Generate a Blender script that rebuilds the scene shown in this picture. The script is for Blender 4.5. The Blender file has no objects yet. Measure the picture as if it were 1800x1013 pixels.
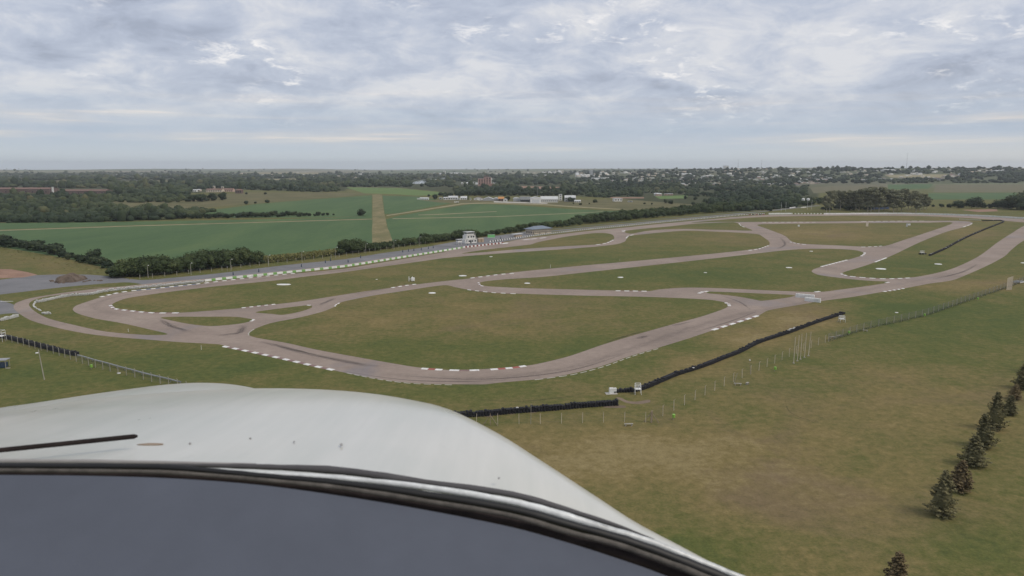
import bpy, bmesh, math, random
import numpy as np
from mathutils import Vector, Matrix
from mathutils.geometry import tessellate_polygon

random.seed(7); rng = np.random.default_rng(7)
R = math.radians
scene = bpy.context.scene
COL = scene.collection

# ------------------------------------------------------------ camera
CAMH = 50.0
F = 1300.0                      # focal length in photograph pixels (1800 wide)
PITCH = math.atan(212.2 / F)
cam = bpy.data.cameras.new('camera')
cam.sensor_width = 36.0; cam.lens = 36.0 * F / 1800.0
cam.clip_start = 0.02; cam.clip_end = 40000
cam.dof.use_dof = True; cam.dof.focus_distance = 250.0; cam.dof.aperture_fstop = 13.0
camo = bpy.data.objects.new('camera', cam); COL.objects.link(camo)
camo.location = (0, 0, CAMH); camo.rotation_euler = (R(90) - PITCH, 0, 0)
scene.camera = camo

# ------------------------------------------------------------ world
SUN_EL, SUN_AZ = R(50), R(115)          # azimuth clockwise from +Y (camera heading)
world = bpy.data.worlds.new('World'); scene.world = world; world.use_nodes = True


class NT:
    """small node-tree writer"""
    def __init__(s, nt): s.nt = nt; nt.nodes.clear()
    def n(s, t, **kw):
        nd = s.nt.nodes.new(t)
        ins = kw.pop('ins', {})
        for k, v in kw.items(): setattr(nd, k, v)
        for k, v in ins.items():
            if isinstance(v, bpy.types.NodeSocket): s.nt.links.new(v, nd.inputs[k])
            else: nd.inputs[k].default_value = v
        return nd
    def link(s, a, b): s.nt.links.new(a, b)
    def math(s, op, a, b=0.0, c=0.0, clamp=False):
        nd = s.n('ShaderNodeMath', operation=op, use_clamp=clamp)
        for i, v in enumerate((a, b, c)):
            if isinstance(v, bpy.types.NodeSocket): s.link(v, nd.inputs[i])
            else: nd.inputs[i].default_value = v
        return nd.outputs[0]
    def noise(s, vec, scale, detail=4, rough=0.55, dist=0.0):
        nd = s.n('ShaderNodeTexNoise', ins={'Vector': vec, 'Scale': scale, 'Detail': detail, 'Roughness': rough, 'Distortion': dist})
        return nd.outputs['Fac']
    def ramp(s, fac, pts):
        nd = s.n('ShaderNodeValToRGB'); el = nd.color_ramp.elements
        while len(el) > 1: el.remove(el[-1])
        el[0].position = pts[0][0]; el[0].color = c4(pts[0][1])
        for p, c in pts[1:]:
            e = el.new(p); e.color = c4(c)
        s.link(fac, nd.inputs[0]); return nd.outputs[0]
    def mix(s, f, a, b, blend='MIX'):
        nd = s.n('ShaderNodeMix', data_type='RGBA', blend_type=blend)
        for i, v in ((0, f), (6, a), (7, b)):
            if isinstance(v, bpy.types.NodeSocket): s.link(v, nd.inputs[i])
            else: nd.inputs[i].default_value = v if i == 0 else c4(v)
        return nd.outputs[2]


def c4(c):
    if isinstance(c, (int, float)): return (c, c, c, 1)
    return (c[0], c[1], c[2], 1)


w = NT(world.node_tree)
tc = w.n('ShaderNodeTexCoord').outputs['Generated']
sep = w.n('ShaderNodeSeparateXYZ', ins={0: tc})
zz = w.math('ABSOLUTE', sep.outputs[2])
zc = w.math('ADD', zz, 0.24)
u = w.math('DIVIDE', sep.outputs[0], zc); v = w.math('DIVIDE', sep.outputs[1], zc)
pv = w.n('ShaderNodeCombineXYZ', ins={0: u, 1: v, 2: 3.7}).outputs[0]
rot = w.n('ShaderNodeMapping', ins={'Vector': pv, 'Rotation': (0, 0, R(-22)), 'Scale': (1.0, 1.0, 1.0)}).outputs[0]
big = w.noise(rot, 1.25, 3, 0.5, 0.4)
mid = w.noise(rot, 4.2, 12, 0.64, 0.35)
fine = w.noise(rot, 10.0, 12, 0.68, 0.35)
clus = w.noise(rot, 2.2, 3, 0.5, 0.3)
body = w.math('ADD', w.math('MULTIPLY', big, 0.45), w.math('MULTIPLY', mid, 0.55))
cloudc = w.ramp(body, [(0.37, (0.35, 0.385, 0.475)), (0.44, (0.43, 0.47, 0.57)), (0.49, (0.49, 0.53, 0.625)), (0.535, (0.575, 0.60, 0.67)), (0.60, (0.69, 0.695, 0.725))])
# bright breaks between the cloudlets
brk = w.math('MULTIPLY', w.n('ShaderNodeMapRange', interpolation_type='SMOOTHSTEP', ins={0: fine, 1: 0.49, 2: 0.66}).outputs[0],
             w.n('ShaderNodeMapRange', interpolation_type='SMOOTHSTEP', ins={0: clus, 1: 0.49, 2: 0.66}).outputs[0])
cloudc = w.mix(w.math('MULTIPLY', brk, 0.9), cloudc, (0.93, 0.90, 0.88))
# towards the horizon the layer thins to an even pale blue grey
hz = w.n('ShaderNodeMapRange', interpolation_type='SMOOTHSTEP', ins={0: zz, 1: 0.02, 2: 0.12}).outputs[0]
lowtex = w.noise(w.n('ShaderNodeMapping', ins={'Vector': tc, 'Scale': (2.2, 2.2, 38.0)}).outputs[0], 1.6, 6, 0.55, 0.2)
lowc = w.ramp(lowtex, [(0.38, (0.43, 0.51, 0.615)), (0.50, (0.48, 0.54, 0.63)), (0.60, (0.58, 0.60, 0.635)), (0.70, (0.82, 0.74, 0.67))])
band = w.n('ShaderNodeMapRange', interpolation_type='SMOOTHSTEP', ins={0: zz, 1: 0.01, 2: 0.045}).outputs[0]
side = w.n('ShaderNodeMapRange', interpolation_type='SMOOTHSTEP', ins={0: sep.outputs[0], 1: 0.15, 2: 0.65}).outputs[0]
lowc = w.mix(band, w.mix(side, (0.56, 0.62, 0.67), (0.64, 0.655, 0.655)), lowc)
skyc = w.mix(hz, lowc, cloudc)
sky = w.n('ShaderNodeTexSky', sky_type='NISHITA', sun_disc=False, sun_elevation=SUN_EL, sun_rotation=SUN_AZ,
          altitude=50, air_density=1.0, dust_density=2.0)
bg1 = w.n('ShaderNodeBackground', ins={'Color': sky.outputs[0], 'Strength': 0.10})
bg2 = w.n('ShaderNodeBackground', ins={'Color': skyc, 'Strength': 1.0})
mx = w.n('ShaderNodeMixShader', ins={0: 0.90, 1: bg1.outputs[0], 2: bg2.outputs[0]})
w.n('ShaderNodeOutputWorld', ins={0: mx.outputs[0]})

sl = bpy.data.lights.new('sun', 'SUN'); sl.energy = 1.5; sl.angle = R(22); sl.color = (1.0, 0.90, 0.76)
so = bpy.data.objects.new('sun', sl); COL.objects.link(so); so.location = (0, 0, 300)
sd = Vector((math.sin(SUN_AZ) * math.cos(SUN_EL), math.cos(SUN_AZ) * math.cos(SUN_EL), math.sin(SUN_EL)))
so.rotation_euler = sd.to_track_quat('Z', 'Y').to_euler()

scene.view_settings.view_transform = 'Standard'; scene.view_settings.look = 'None'
scene.view_settings.exposure = 0.15; scene.view_settings.gamma = 1.0
scene.view_settings.use_curve_mapping = False
scene.render.engine = 'CYCLES'
cy = scene.cycles
cy.max_bounces = 5; cy.diffuse_bounces = 2; cy.glossy_bounces = 2; cy.transmission_bounces = 2
cy.transparent_max_bounces = 12; cy.volume_bounces = 0; cy.use_denoising = True
cy.volume_step_rate = 10.0; cy.volume_max_steps = 32
world.cycles.volume_sampling = 'EQUIANGULAR' if hasattr(world, 'cycles') else None

# ------------------------------------------------------------ mapping from the photograph to the ground
SP, CP = math.sin(PITCH), math.cos(PITCH)


def ray(px, py):
    xc = (np.asarray(px, float) - 900) / F; yc = -(np.asarray(py, float) - 506.5) / F
    return xc, CP + yc * SP, -SP + yc * CP


def G(px, py, z=0.0):
    dx, dy, dz = ray(px, py); t = (z - CAMH) / dz
    return Vector((float(dx * t), float(dy * t), z))


def proj(X, Y, Z):
    Z = Z - CAMH
    f = Y * CP - Z * SP; up = Y * SP + Z * CP
    ff = np.where(f > 1, f, 1)
    px = 900 + F * X / ff; py = 506.5 - F * up / ff
    return np.where(f > 1, px, -1e5), np.where(f > 1, py, 1e5)


def sst(a, b, x):
    t = np.clip((x - a) / (b - a), 0, 1); return t * t * (3 - 2 * t)


def hgt(x, y):
    x = np.asarray(x, float); y = np.asarray(y, float)
    r = np.hypot(x, y)
    pa = np.where(y > 50, 900 + F * x / np.maximum(y, 50), np.where(x > 0, 4000, -4000))
    th = np.interp(pa, [820, 1000, 1250, 1400, 2200, 3500], [0, 14, 33, 42, 40, 15])
    wob = 1 + 0.10 * np.sin(x / 310 + 1) * np.sin(y / 420) + 0.07 * np.sin(x / 170 + y / 260)
    rise = th * sst(2300, 4300, r) * wob * (1 - 0.4 * sst(5500, 9000, r))
    far = sst(4500, 9500, r) * (16 + 6 * np.sin(x / 900 + 0.7) + 5 * np.sin(x / 430 + y / 1300) + 4 * np.sin(x / 2100 - y / 1700))
    return rise + far * (1 - np.clip(th / 60, 0, .6)) + 0.0


def hit(px, py):
    """where the sight lines of these photograph pixels meet the terrain (arrays)"""
    px = np.atleast_1d(np.asarray(px, float)); py = np.atleast_1d(np.asarray(py, float))
    dx, dy, dz = ray(px, py)
    ts = np.geomspace(60, 14500, 520)
    res = np.full(px.shape, np.nan); prev = np.full(px.shape, 60.0)
    for t in ts:
        m = np.isnan(res)
        if not m.any(): break
        z = CAMH + dz * t
        below = m & (z < hgt(dx * t, dy * t))
        if below.any():
            lo = prev[below].copy(); hi = np.full(lo.shape, t)
            for _ in range(12):
                md = (lo + hi) / 2
                bl = (CAMH + dz[below] * md) < hgt(dx[below] * md, dy[below] * md)
                hi = np.where(bl, md, hi); lo = np.where(bl, lo, md)
            res[below] = hi
        prev[:] = t
    X = dx * res; Y = dy * res
    return X, Y, hgt(X, Y)


def H1(px, py):
    X, Y, Z = hit([px], [py])
    if np.isnan(X[0]): X, Y, Z = hit([px], [py + 2])
    return Vector((float(X[0]), float(Y[0]), float(Z[0])))


def inpoly(px, py, poly):
    ins = np.zeros(np.shape(px), bool); n = len(poly); j = n - 1
    for i in range(n):
        xi, yi = poly[i]; xj, yj = poly[j]
        if yi != yj:
            c = ((yi > py) != (yj > py)) & (px < (xj - xi) * (py - yi) / (yj - yi) + xi)
            ins ^= c
        j = i
    return ins


def smooth(pts, closed=True, k=5):
    P = [Vector((a, b)) for a, b in pts]; n = len(P); out = []
    for i in range(n if closed else n - 1):
        p0 = P[(i - 1) % n] if closed or i > 0 else P[0]
        p1 = P[i]; p2 = P[(i + 1) % n]
        p3 = P[(i + 2) % n] if closed or i + 2 < n else P[-1]
        # centripetal-ish: limit the tangents so that long/short neighbours do not overshoot
        d1 = (p2 - p1).length; m1 = (p2 - p0); m2 = (p3 - p1)
        m1 = m1.normalized() * min(m1.length / 2, d1) if m1.length else m1
        m2 = m2.normalized() * min(m2.length / 2, d1) if m2.length else m2
        for s in range(k):
            t = s / k; t2 = t * t; t3 = t2 * t
            out.append((2 * t3 - 3 * t2 + 1) * p1 + (t3 - 2 * t2 + t) * m1 + (-2 * t3 + 3 * t2) * p2 + (t3 - t2) * m2)
    if not closed: out.append(P[-1])
    return [(a.x, a.y) for a in out]


# ------------------------------------------------------------ materials
MATS = {}


def principled(name, color=0.5, rough=0.8, spec=0.3, metal=0.0, coat=0.0):
    m = bpy.data.materials.new(name); m.use_nodes = True
    t = NT(m.node_tree)
    b = t.n('ShaderNodeBsdfPrincipled', ins={'Roughness': rough, 'Specular IOR Level': spec, 'Metallic': metal, 'Coat Weight': coat})
    if not isinstance(color, bpy.types.NodeSocket): b.inputs['Base Color'].default_value = c4(color)
    o = t.n('ShaderNodeOutputMaterial', ins={0: b.outputs[0]})
    MATS[name] = m
    return m, t, b


def plain(name, col, rough=0.7, spec=0.3, metal=0.0, var=0.18, scale=1.5, coat=0.0):
    """paint/metal/wood with uneven dirt so that no surface is one flat colour"""
    m, t, b = principled(name, col, rough, spec, metal, coat)
    pos = t.n('ShaderNodeNewGeometry').outputs['Position']
    n1 = t.noise(pos, scale, 6, 0.6)
    n2 = t.noise(pos, scale * 9, 3, 0.6)
    f = t.math('ADD', t.math('MULTIPLY', n1, 0.65), t.math('MULTIPLY', n2, 0.35))
    lo = tuple(c * (1 - var) for c in col); hi = tuple(min(1, c * (1 + var * .6)) for c in col)
    t.link(t.ramp(f, [(0.32, lo), (0.62, hi)]), b.inputs['Base Color'])
    return m


def pos_of(t): return t.n('ShaderNodeNewGeometry').outputs['Position']


# grassland: one material for the whole ground sheet
GREEN, DRY, BROWN = (0.108, 0.114, 0.036), (0.188, 0.148, 0.062), (0.160, 0.118, 0.072)
m, t, b = principled('grassland', 0.1, 0.95, 0.1)
pos = pos_of(t)
flat = t.n('ShaderNodeMapping', ins={'Vector': pos, 'Scale': (1, 1, 0)}).outputs[0]
dry = t.n('ShaderNodeAttribute', attribute_name='dry').outputs['Fac']
wood = t.n('ShaderNodeAttribute', attribute_name='wood').outputs['Fac']
farm = t.n('ShaderNodeAttribute', attribute_name='farm').outputs['Fac']
n1 = t.noise(flat, 0.014, 5, 0.6, 0.6); n2 = t.noise(flat, 0.07, 6, 0.65, 0.4); n3 = t.noise(flat, 0.55, 7, 0.78); n4 = t.noise(flat, 2.6, 5, 0.8)
f = t.math('ADD', dry, t.math('MULTIPLY', t.math('SUBTRACT', n1, 0.5), 0.6))
f = t.math('ADD', f, t.math('MULTIPLY', t.math('SUBTRACT', n2, 0.5), 1.1))
f = t.math('ADD', f, t.math('MULTIPLY', t.math('SUBTRACT', n3, 0.5), 1.25))
c = t.ramp(f, [(0.02, (0.075, 0.098, 0.030)), (0.30, GREEN), (0.52, (0.144, 0.128, 0.049)), (0.78, DRY), (1.0, (0.225, 0.180, 0.085))])
# reddish brown bare patches
nb = t.noise(flat, 0.03, 6, 0.68, 0.8)
bare = t.math('MULTIPLY', t.n('ShaderNodeMapRange', ins={0: nb, 1: 0.50, 2: 0.68}).outputs[0], t.n('ShaderNodeMapRange', ins={0: dry, 1: 0.30, 2: 0.75}).outputs[0])
c = t.mix(t.math('MULTIPLY', bare, 0.7), c, BROWN)
g = t.math('ADD', t.math('MULTIPLY', n4, 0.55), t.math('MULTIPLY', n3, 0.45))
c = t.mix(1.0, c, t.ramp(g, [(0.30, 0.62), (0.70, 1.42)]), 'MULTIPLY')
# far farmland: irregular plots
vor = t.n('ShaderNodeTexVoronoi', feature='F1', ins={'Vector': t.n('ShaderNodeMapping', ins={'Vector': flat, 'Rotation': (0, 0, R(17)), 'Scale': (1 / 650, 1 / 900, 1)}).outputs[0], 'Scale': 1.0, 'Randomness': 0.8})
fs = t.n('ShaderNodeSeparateColor', ins={0: vor.outputs['Color']})
fc = t.ramp(fs.outputs[0], [(0.0, (0.10, 0.13, 0.075)), (0.25, (0.15, 0.165, 0.095)), (0.45, (0.23, 0.22, 0.15)), (0.6, (0.09, 0.13, 0.065)), (0.8, (0.27, 0.24, 0.18)), (1.0, (0.13, 0.155, 0.09))])
c = t.mix(farm, c, fc)
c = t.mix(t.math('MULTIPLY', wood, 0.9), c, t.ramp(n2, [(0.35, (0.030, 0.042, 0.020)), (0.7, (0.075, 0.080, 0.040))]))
t.link(c, b.inputs['Base Color'])
bp = t.n('ShaderNodeBump', ins={'Height': g, 'Strength': 0.5, 'Distance': 0.12})
t.link(bp.outputs[0], b.inputs['Normal'])


def soil_mat(name, pts, scale=0.05, rough=0.95, aniso=(1, 1, 0), bump=0.3):
    m, t, b = principled(name, 0.2, rough, 0.15)
    pos = t.n('ShaderNodeMapping', ins={'Vector': pos_of(t), 'Scale': aniso}).outputs[0]
    a = t.noise(pos, scale, 7, 0.62, 0.5); d = t.noise(pos, scale * 22, 5, 0.7)
    e = t.math('ADD', t.math('MULTIPLY', a, 0.68), t.math('MULTIPLY', d, 0.32))
    t.link(t.ramp(e, pts), b.inputs['Base Color'])
    t.link(t.n('ShaderNodeBump', ins={'Height': d, 'Strength': bump, 'Distance': 0.1}).outputs[0], b.inputs['Normal'])
    return m


soil_mat('crop', [(0.36, (0.060, 0.106, 0.044)), (0.5, (0.078, 0.130, 0.053)), (0.64, (0.104, 0.154, 0.060))], 0.02, aniso=(1, .22, 0))
soil_mat('meadow', [(0.36, (0.10, 0.165, 0.052)), (0.64, (0.145, 0.20, 0.065))], 0.02)
soil_mat('scrubland', [(0.36, (0.085, 0.090, 0.040)), (0.5, (0.13, 0.12, 0.055)), (0.66, (0.17, 0.15, 0.075))], 0.02)
soil_mat('strip_grass', [(0.36, (0.12, 0.125, 0.055)), (0.5, (0.185, 0.165, 0.078)), (0.64, (0.26, 0.215, 0.115))], 0.07, aniso=(1, 0.35, 0))
soil_mat('dirt_path', [(0.36, (0.22, 0.20, 0.11)), (0.64, (0.32, 0.28, 0.17))], 0.1)
soil_mat('red_soil', [(0.36, (0.22, 0.135, 0.095)), (0.64, (0.34, 0.22, 0.16))], 0.12)
soil_mat('brown_soil', [(0.34, (0.13, 0.10, 0.07)), (0.66, (0.26, 0.20, 0.15))], 0.25)
soil_mat('ploughed', [(0.36, (0.12, 0.115, 0.07)), (0.64, (0.17, 0.155, 0.09))], 0.02)
soil_mat('earth_heap', [(0.34, (0.08, 0.06, 0.045)), (0.66, (0.19, 0.15, 0.12))], 0.5, bump=1.0)
soil_mat('pale_concrete', [(0.36, (0.38, 0.36, 0.32)), (0.64, (0.52, 0.50, 0.45))], 0.2)
soil_mat('grey_asphalt', [(0.34, (0.145, 0.145, 0.150)), (0.5, (0.185, 0.185, 0.19)), (0.66, (0.225, 0.22, 0.225))], 0.06, bump=0.1)

# pinkish track asphalt
m, t, b = principled('track_asphalt', 0.25, 0.88, 0.2)
flat = t.n('ShaderNodeMapping', ins={'Vector': pos_of(t), 'Scale': (1, 1, 0)}).outputs[0]
a = t.noise(flat, 0.035, 5, 0.6, 0.4); d = t.noise(flat, 0.5, 6, 0.66); e = t.noise(flat, 8.0, 3, 0.7)
c = t.ramp(t.math('ADD', t.math('MULTIPLY', a, 0.6), t.math('MULTIPLY', d, 0.4)),
           [(0.34, (0.225, 0.182, 0.152)), (0.5, (0.285, 0.228, 0.190)), (0.66, (0.345, 0.283, 0.236))])
bl = t.n('ShaderNodeMapRange', ins={0: t.noise(flat, 0.018, 4, 0.6, 1.0), 1: 0.56, 2: 0.68}).outputs[0]
c = t.mix(t.math('MULTIPLY', bl, 0.55), c, (0.215, 0.205, 0.22))
sk = t.n('ShaderNodeMapRange', ins={0: t.noise(t.n('ShaderNodeMapping', ins={'Vector': flat, 'Rotation': (0, 0, R(-14)), 'Scale': (0.16, 1.5, 1)}).outputs[0], 0.35, 5, 0.7, 0.6), 1: 0.58, 2: 0.78}).outputs[0]
c = t.mix(t.math('MULTIPLY', sk, 0.30), c, (0.10, 0.09, 0.09))
c = t.mix(1.0, c, t.ramp(e, [(0.2, 0.88), (0.8, 1.10)]), 'MULTIPLY')
t.link(c, b.inputs['Base Color'])
t.link(t.n('ShaderNodeBump', ins={'Height': e, 'Strength': 0.2, 'Distance': 0.02}).outputs[0], b.inputs['Normal'])

# rubber laid on the track: ragged, half transparent streaks
m, t, b = principled('rubber_marks', (0.045, 0.042, 0.045), 0.8, 0.2)
uvn = t.n('ShaderNodeUVMap').outputs[0]
su = t.n('ShaderNodeSeparateXYZ', ins={0: uvn})
edge = t.math('MULTIPLY', t.math('SINE', t.math('MULTIPLY', su.outputs[0], math.pi)), t.math('SINE', t.math('MULTIPLY', su.outputs[1], math.pi)))
nn = t.noise(t.n('ShaderNodeMapping', ins={'Vector': uvn, 'Scale': (2.5, 6, 1)}).outputs[0], 2.0, 6, 0.7, 0.4)
al = t.math('MULTIPLY', t.n('ShaderNodeMapRange', ins={0: nn, 1: 0.38, 2: 0.68}).outputs[0], t.math('MULTIPLY', edge, 0.9), clamp=True)
tr = t.n('ShaderNodeBsdfTransparent')
ms = t.n('ShaderNodeMixShader', ins={0: al, 1: tr.outputs[0], 2: b.outputs[0]})
t.link(ms.outputs[0], t.nt.nodes['Material Output'].inputs[0])


m2 = m.copy(); m2.name = 'rubber_line'; MATS['rubber_line'] = m2
for nd in m2.node_tree.nodes:
    if nd.type == 'MATH' and nd.operation == 'MULTIPLY' and abs(nd.inputs[1].default_value - 0.9) < 1e-4: nd.inputs[1].default_value = 0.24
    if nd.type == 'MAPPING': nd.inputs['Scale'].default_value = (30, 5, 1)


def leaf_mat(name, pts, bark=False):
    m, t, b = principled(name, 0.05, 0.85, 0.15)
    at = t.n('ShaderNodeAttribute', attribute_name='tint').outputs['Fac']
    oi = t.n('ShaderNodeObjectInfo').outputs['Random']
    f = t.math('ADD', t.math('MULTIPLY', at, 0.68), t.math('MULTIPLY', oi, 0.32))
    t.link(t.ramp(f, pts), b.inputs['Base Color'])
    return m


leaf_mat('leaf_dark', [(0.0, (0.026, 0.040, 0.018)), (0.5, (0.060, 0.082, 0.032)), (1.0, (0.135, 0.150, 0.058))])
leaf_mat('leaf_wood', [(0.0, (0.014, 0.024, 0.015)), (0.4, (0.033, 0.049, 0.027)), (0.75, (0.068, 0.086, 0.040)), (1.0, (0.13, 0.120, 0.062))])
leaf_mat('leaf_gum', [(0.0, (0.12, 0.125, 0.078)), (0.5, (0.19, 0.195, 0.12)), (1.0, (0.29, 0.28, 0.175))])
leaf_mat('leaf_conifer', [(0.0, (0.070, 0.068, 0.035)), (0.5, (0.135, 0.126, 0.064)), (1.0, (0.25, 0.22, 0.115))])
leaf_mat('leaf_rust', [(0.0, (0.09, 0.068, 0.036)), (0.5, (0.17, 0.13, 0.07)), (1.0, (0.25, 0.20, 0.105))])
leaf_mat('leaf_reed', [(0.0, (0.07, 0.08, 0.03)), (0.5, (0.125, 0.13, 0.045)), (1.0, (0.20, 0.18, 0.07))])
plain('bark', (0.12, 0.095, 0.07), 0.9, 0.1)
plain('bark_pale', (0.36, 0.32, 0.26), 0.8, 0.2, var=0.3)

plain('white_paint', (0.74, 0.74, 0.71), 0.6, 0.3, var=0.22, scale=0.6)
plain('white_kerb', (0.70, 0.69, 0.66), 0.7, 0.3, var=0.30, scale=1.2)
plain('red_kerb', (0.33, 0.10, 0.08), 0.7, 0.3, var=0.3)
plain('faded_red', (0.24, 0.165, 0.15), 0.8, 0.2, var=0.3)
plain('blue_kerb', (0.135, 0.17, 0.28), 0.7, 0.3, var=0.25)
plain('green_paint', (0.20, 0.40, 0.12), 0.6, 0.3, var=0.25)
plain('dark_red_paint', (0.22, 0.06, 0.045), 0.6, 0.3)
plain('tyre_black', (0.022, 0.022, 0.026), 0.75, 0.4, var=0.4)
plain('tyre_white', (0.60, 0.60, 0.57), 0.7, 0.3, var=0.35, scale=2.5)
plain('concrete', (0.34, 0.32, 0.27), 0.85, 0.2)
plain('wood_grey', (0.30, 0.24, 0.18), 0.9, 0.15)
plain('galvanised', (0.30, 0.31, 0.31), 0.5, 0.5, metal=0.3)
plain('wire_dark', (0.12, 0.125, 0.13), 0.6, 0.4, metal=0.3)
plain('bin_green', (0.24, 0.46, 0.08), 0.5, 0.4)
plain('hoarding_green', (0.20, 0.52, 0.20), 0.6, 0.3)
plain('plaster_white', (0.72, 0.71, 0.67), 0.8, 0.2, scale=0.4)
plain('plaster_cream', (0.60, 0.52, 0.42), 0.8, 0.2, scale=0.4)
plain('plaster_pink', (0.52, 0.37, 0.31), 0.8, 0.2, scale=0.4)
plain('plaster_grey', (0.42, 0.43, 0.43), 0.8, 0.2, scale=0.4)
plain('render_tan', (0.50, 0.38, 0.27), 0.85, 0.2)
plain('brick_red', (0.17, 0.125, 0.11), 0.9, 0.15, scale=0.5, var=0.3)
plain('brick_pink', (0.36, 0.215, 0.175), 0.9, 0.15, scale=0.5, var=0.3)
plain('roof_tile', (0.20, 0.13, 0.105), 0.85, 0.2, scale=0.5, var=0.3)
plain('roof_blue', (0.17, 0.205, 0.25), 0.55, 0.4, scale=0.5)
plain('roof_pale', (0.55, 0.56, 0.55), 0.5, 0.4, scale=0.4)
plain('roof_grey', (0.30, 0.31, 0.32), 0.6, 0.4, scale=0.4)
plain('roof_orange', (0.55, 0.27, 0.10), 0.7, 0.3)
plain('window_dark', (0.035, 0.04, 0.045), 0.25, 0.6)
plain('blue_sheet', (0.10, 0.14, 0.24), 0.6, 0.3)
plain('seal_dark', (0.16, 0.17, 0.165), 0.7, 0.3)
plain('navy_paint', (0.035, 0.055, 0.09), 0.6, 0.3)
m, t, b = principled('river_water', (0.10, 0.12, 0.13), 0.08, 0.9)
t.link(t.n('ShaderNodeBump', ins={'Height': t.noise(pos_of(t), 0.5, 4), 'Strength': 0.15, 'Distance': 0.2}).outputs[0], b.inputs['Normal'])


# ------------------------------------------------------------ mesh helpers
class MB:
    def __init__(s): s.v = []; s.f = []; s.mi = []; s.m = 0
    def add(s, vs, fs):
        o = len(s.v); s.v += [tuple(a) for a in vs]; s.f += [tuple(i + o for i in q) for q in fs]; s.mi += [s.m] * len(fs); return s
    def box(s, cx, cy, cz, sx, sy, sz, rz=0.0, M=None):
        """cz is the bottom"""
        c_, s_ = math.cos(rz), math.sin(rz); vs = []
        for dz in (0, sz):
            for a, b_ in ((-.5, -.5), (.5, -.5), (.5, .5), (-.5, .5)):
                x, y = a * sx, b_ * sy
                vs.append(Vector((cx + x * c_ - y * s_, cy + x * s_ + y * c_, cz + dz)))
        if M: vs = [M @ q for q in vs]
        return s.add(vs, [(3, 2, 1, 0), (4, 5, 6, 7), (0, 1, 5, 4), (1, 2, 6, 5), (2, 3, 7, 6), (3, 0, 4, 7)])
    def tube(s, pts, r, n=8, cap=True):
        pts = [Vector(p) for p in pts]; rs = r if isinstance(r, (list, tuple)) else [r] * len(pts)
        rings = []; 
        for i, p in enumerate(pts):
            d = (pts[min(i + 1, len(pts) - 1)] - pts[max(i - 1, 0)]).normalized()
            up = Vector((0, 0, 1)) if abs(d.z) < 0.9 else Vector((0, 1, 0))
            a = d.cross(up).normalized(); b_ = a.cross(d)
            rings.append([p + rs[i] * (a * math.cos(2 * math.pi * k / n) + b_ * math.sin(2 * math.pi * k / n)) for k in range(n)])
        vs = [q for rg in rings for q in rg]; fs = []
        for i in range(len(pts) - 1):
            for k in range(n):
                k2 = (k + 1) % n; fs.append((i * n + k, i * n + k2, (i + 1) * n + k2, (i + 1) * n + k))
        if cap: fs += [tuple(range(n)), tuple(reversed([(len(pts) - 1) * n + k for k in range(n)]))]
        return s.add(vs, fs)
    def lathe(s, prof, n=16, c=(0, 0, 0)):
        vs = [(c[0] + r * math.cos(2 * math.pi * k / n), c[1] + r * math.sin(2 * math.pi * k / n), c[2] + z) for r, z in prof for k in range(n)]
        fs = []
        for i in range(len(prof) - 1):
            for k in range(n):
                k2 = (k + 1) % n; fs.append((i * n + k, i * n + k2, (i + 1) * n + k2, (i + 1) * n + k))
        fs += [tuple(reversed(range(n))), tuple((len(prof) - 1) * n + k for k in range(n))]
        return s.add(vs, fs)
    def gable(s, w, d, z0, rise, ov=0.3, cx=0, cy=0, th=0.15):
        """ridge along x"""
        x0, x1 = cx - w / 2 - ov, cx + w / 2 + ov; y0, y1 = cy - d / 2 - ov, cy + d / 2 + ov
        vs = [(x0, y0, z0), (x1, y0, z0), (x1, y1, z0), (x0, y1, z0), (x0, cy, z0 + rise), (x1, cy, z0 + rise)]
        vs += [(a, b_, c_ + th) for a, b_, c_ in vs]
        return s.add(vs, [(6, 7, 11, 10), (8, 9, 10, 11), (0, 1, 7, 6), (2, 3, 9, 8), (0, 6, 10, 4), (4, 10, 9, 3), (1, 5, 11, 7), (5, 2, 8, 11), (1, 0, 4, 5), (3, 2, 5, 4)])
    def hip(s, w, d, z0, rise, ov=0.5, ridge=0.35, cx=0, cy=0):
        x0, x1 = cx - w / 2 - ov, cx + w / 2 + ov; y0, y1 = cy - d / 2 - ov, cy + d / 2 + ov; rr = w * ridge / 2
        vs = [(x0, y0, z0), (x1, y0, z0), (x1, y1, z0), (x0, y1, z0), (x0, y0, z0 + .15), (x1, y0, z0 + .15), (x1, y1, z0 + .15), (x0, y1, z0 + .15), (cx - rr, cy, z0 + rise), (cx + rr, cy, z0 + rise)]
        return s.add(vs, [(3, 2, 1, 0), (0, 1, 5, 4), (1, 2, 6, 5), (2, 3, 7, 6), (3, 0, 4, 7), (4, 5, 9, 8), (5, 6, 9), (6, 7, 8, 9), (7, 4, 8)])
    def mesh(s, name, mats, smooth_=False):
        me = bpy.data.meshes.new(name); me.from_pydata(s.v, [], s.f)
        for q in (mats if isinstance(mats, (list, tuple)) else [mats]): me.materials.append(MATS[q])
        if any(s.mi): me.polygons.foreach_set('material_index', s.mi)
        if smooth_: me.polygons.foreach_set('use_smooth', [True] * len(s.f))
        me.update(); return me
    def build(s, name, mats, parent=None, smooth_=False):
        return obj(name, s.mesh(name, mats, smooth_), parent)


def obj(name, me, parent=None, loc=None, rz=0.0, scale=None):
    o = bpy.data.objects.new(name, me); COL.objects.link(o)
    if parent: o.parent = parent
    if loc is not None: o.location = loc
    if rz: o.rotation_euler = (0, 0, rz)
    if scale is not None: o.scale = scale
    return o


def tag(o, label=None, cat=None, group=None, kind=None):
    if label: o['label'] = label
    if cat: o['category'] = cat
    if group: o['group'] = group
    if kind: o['kind'] = kind
    return o


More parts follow.
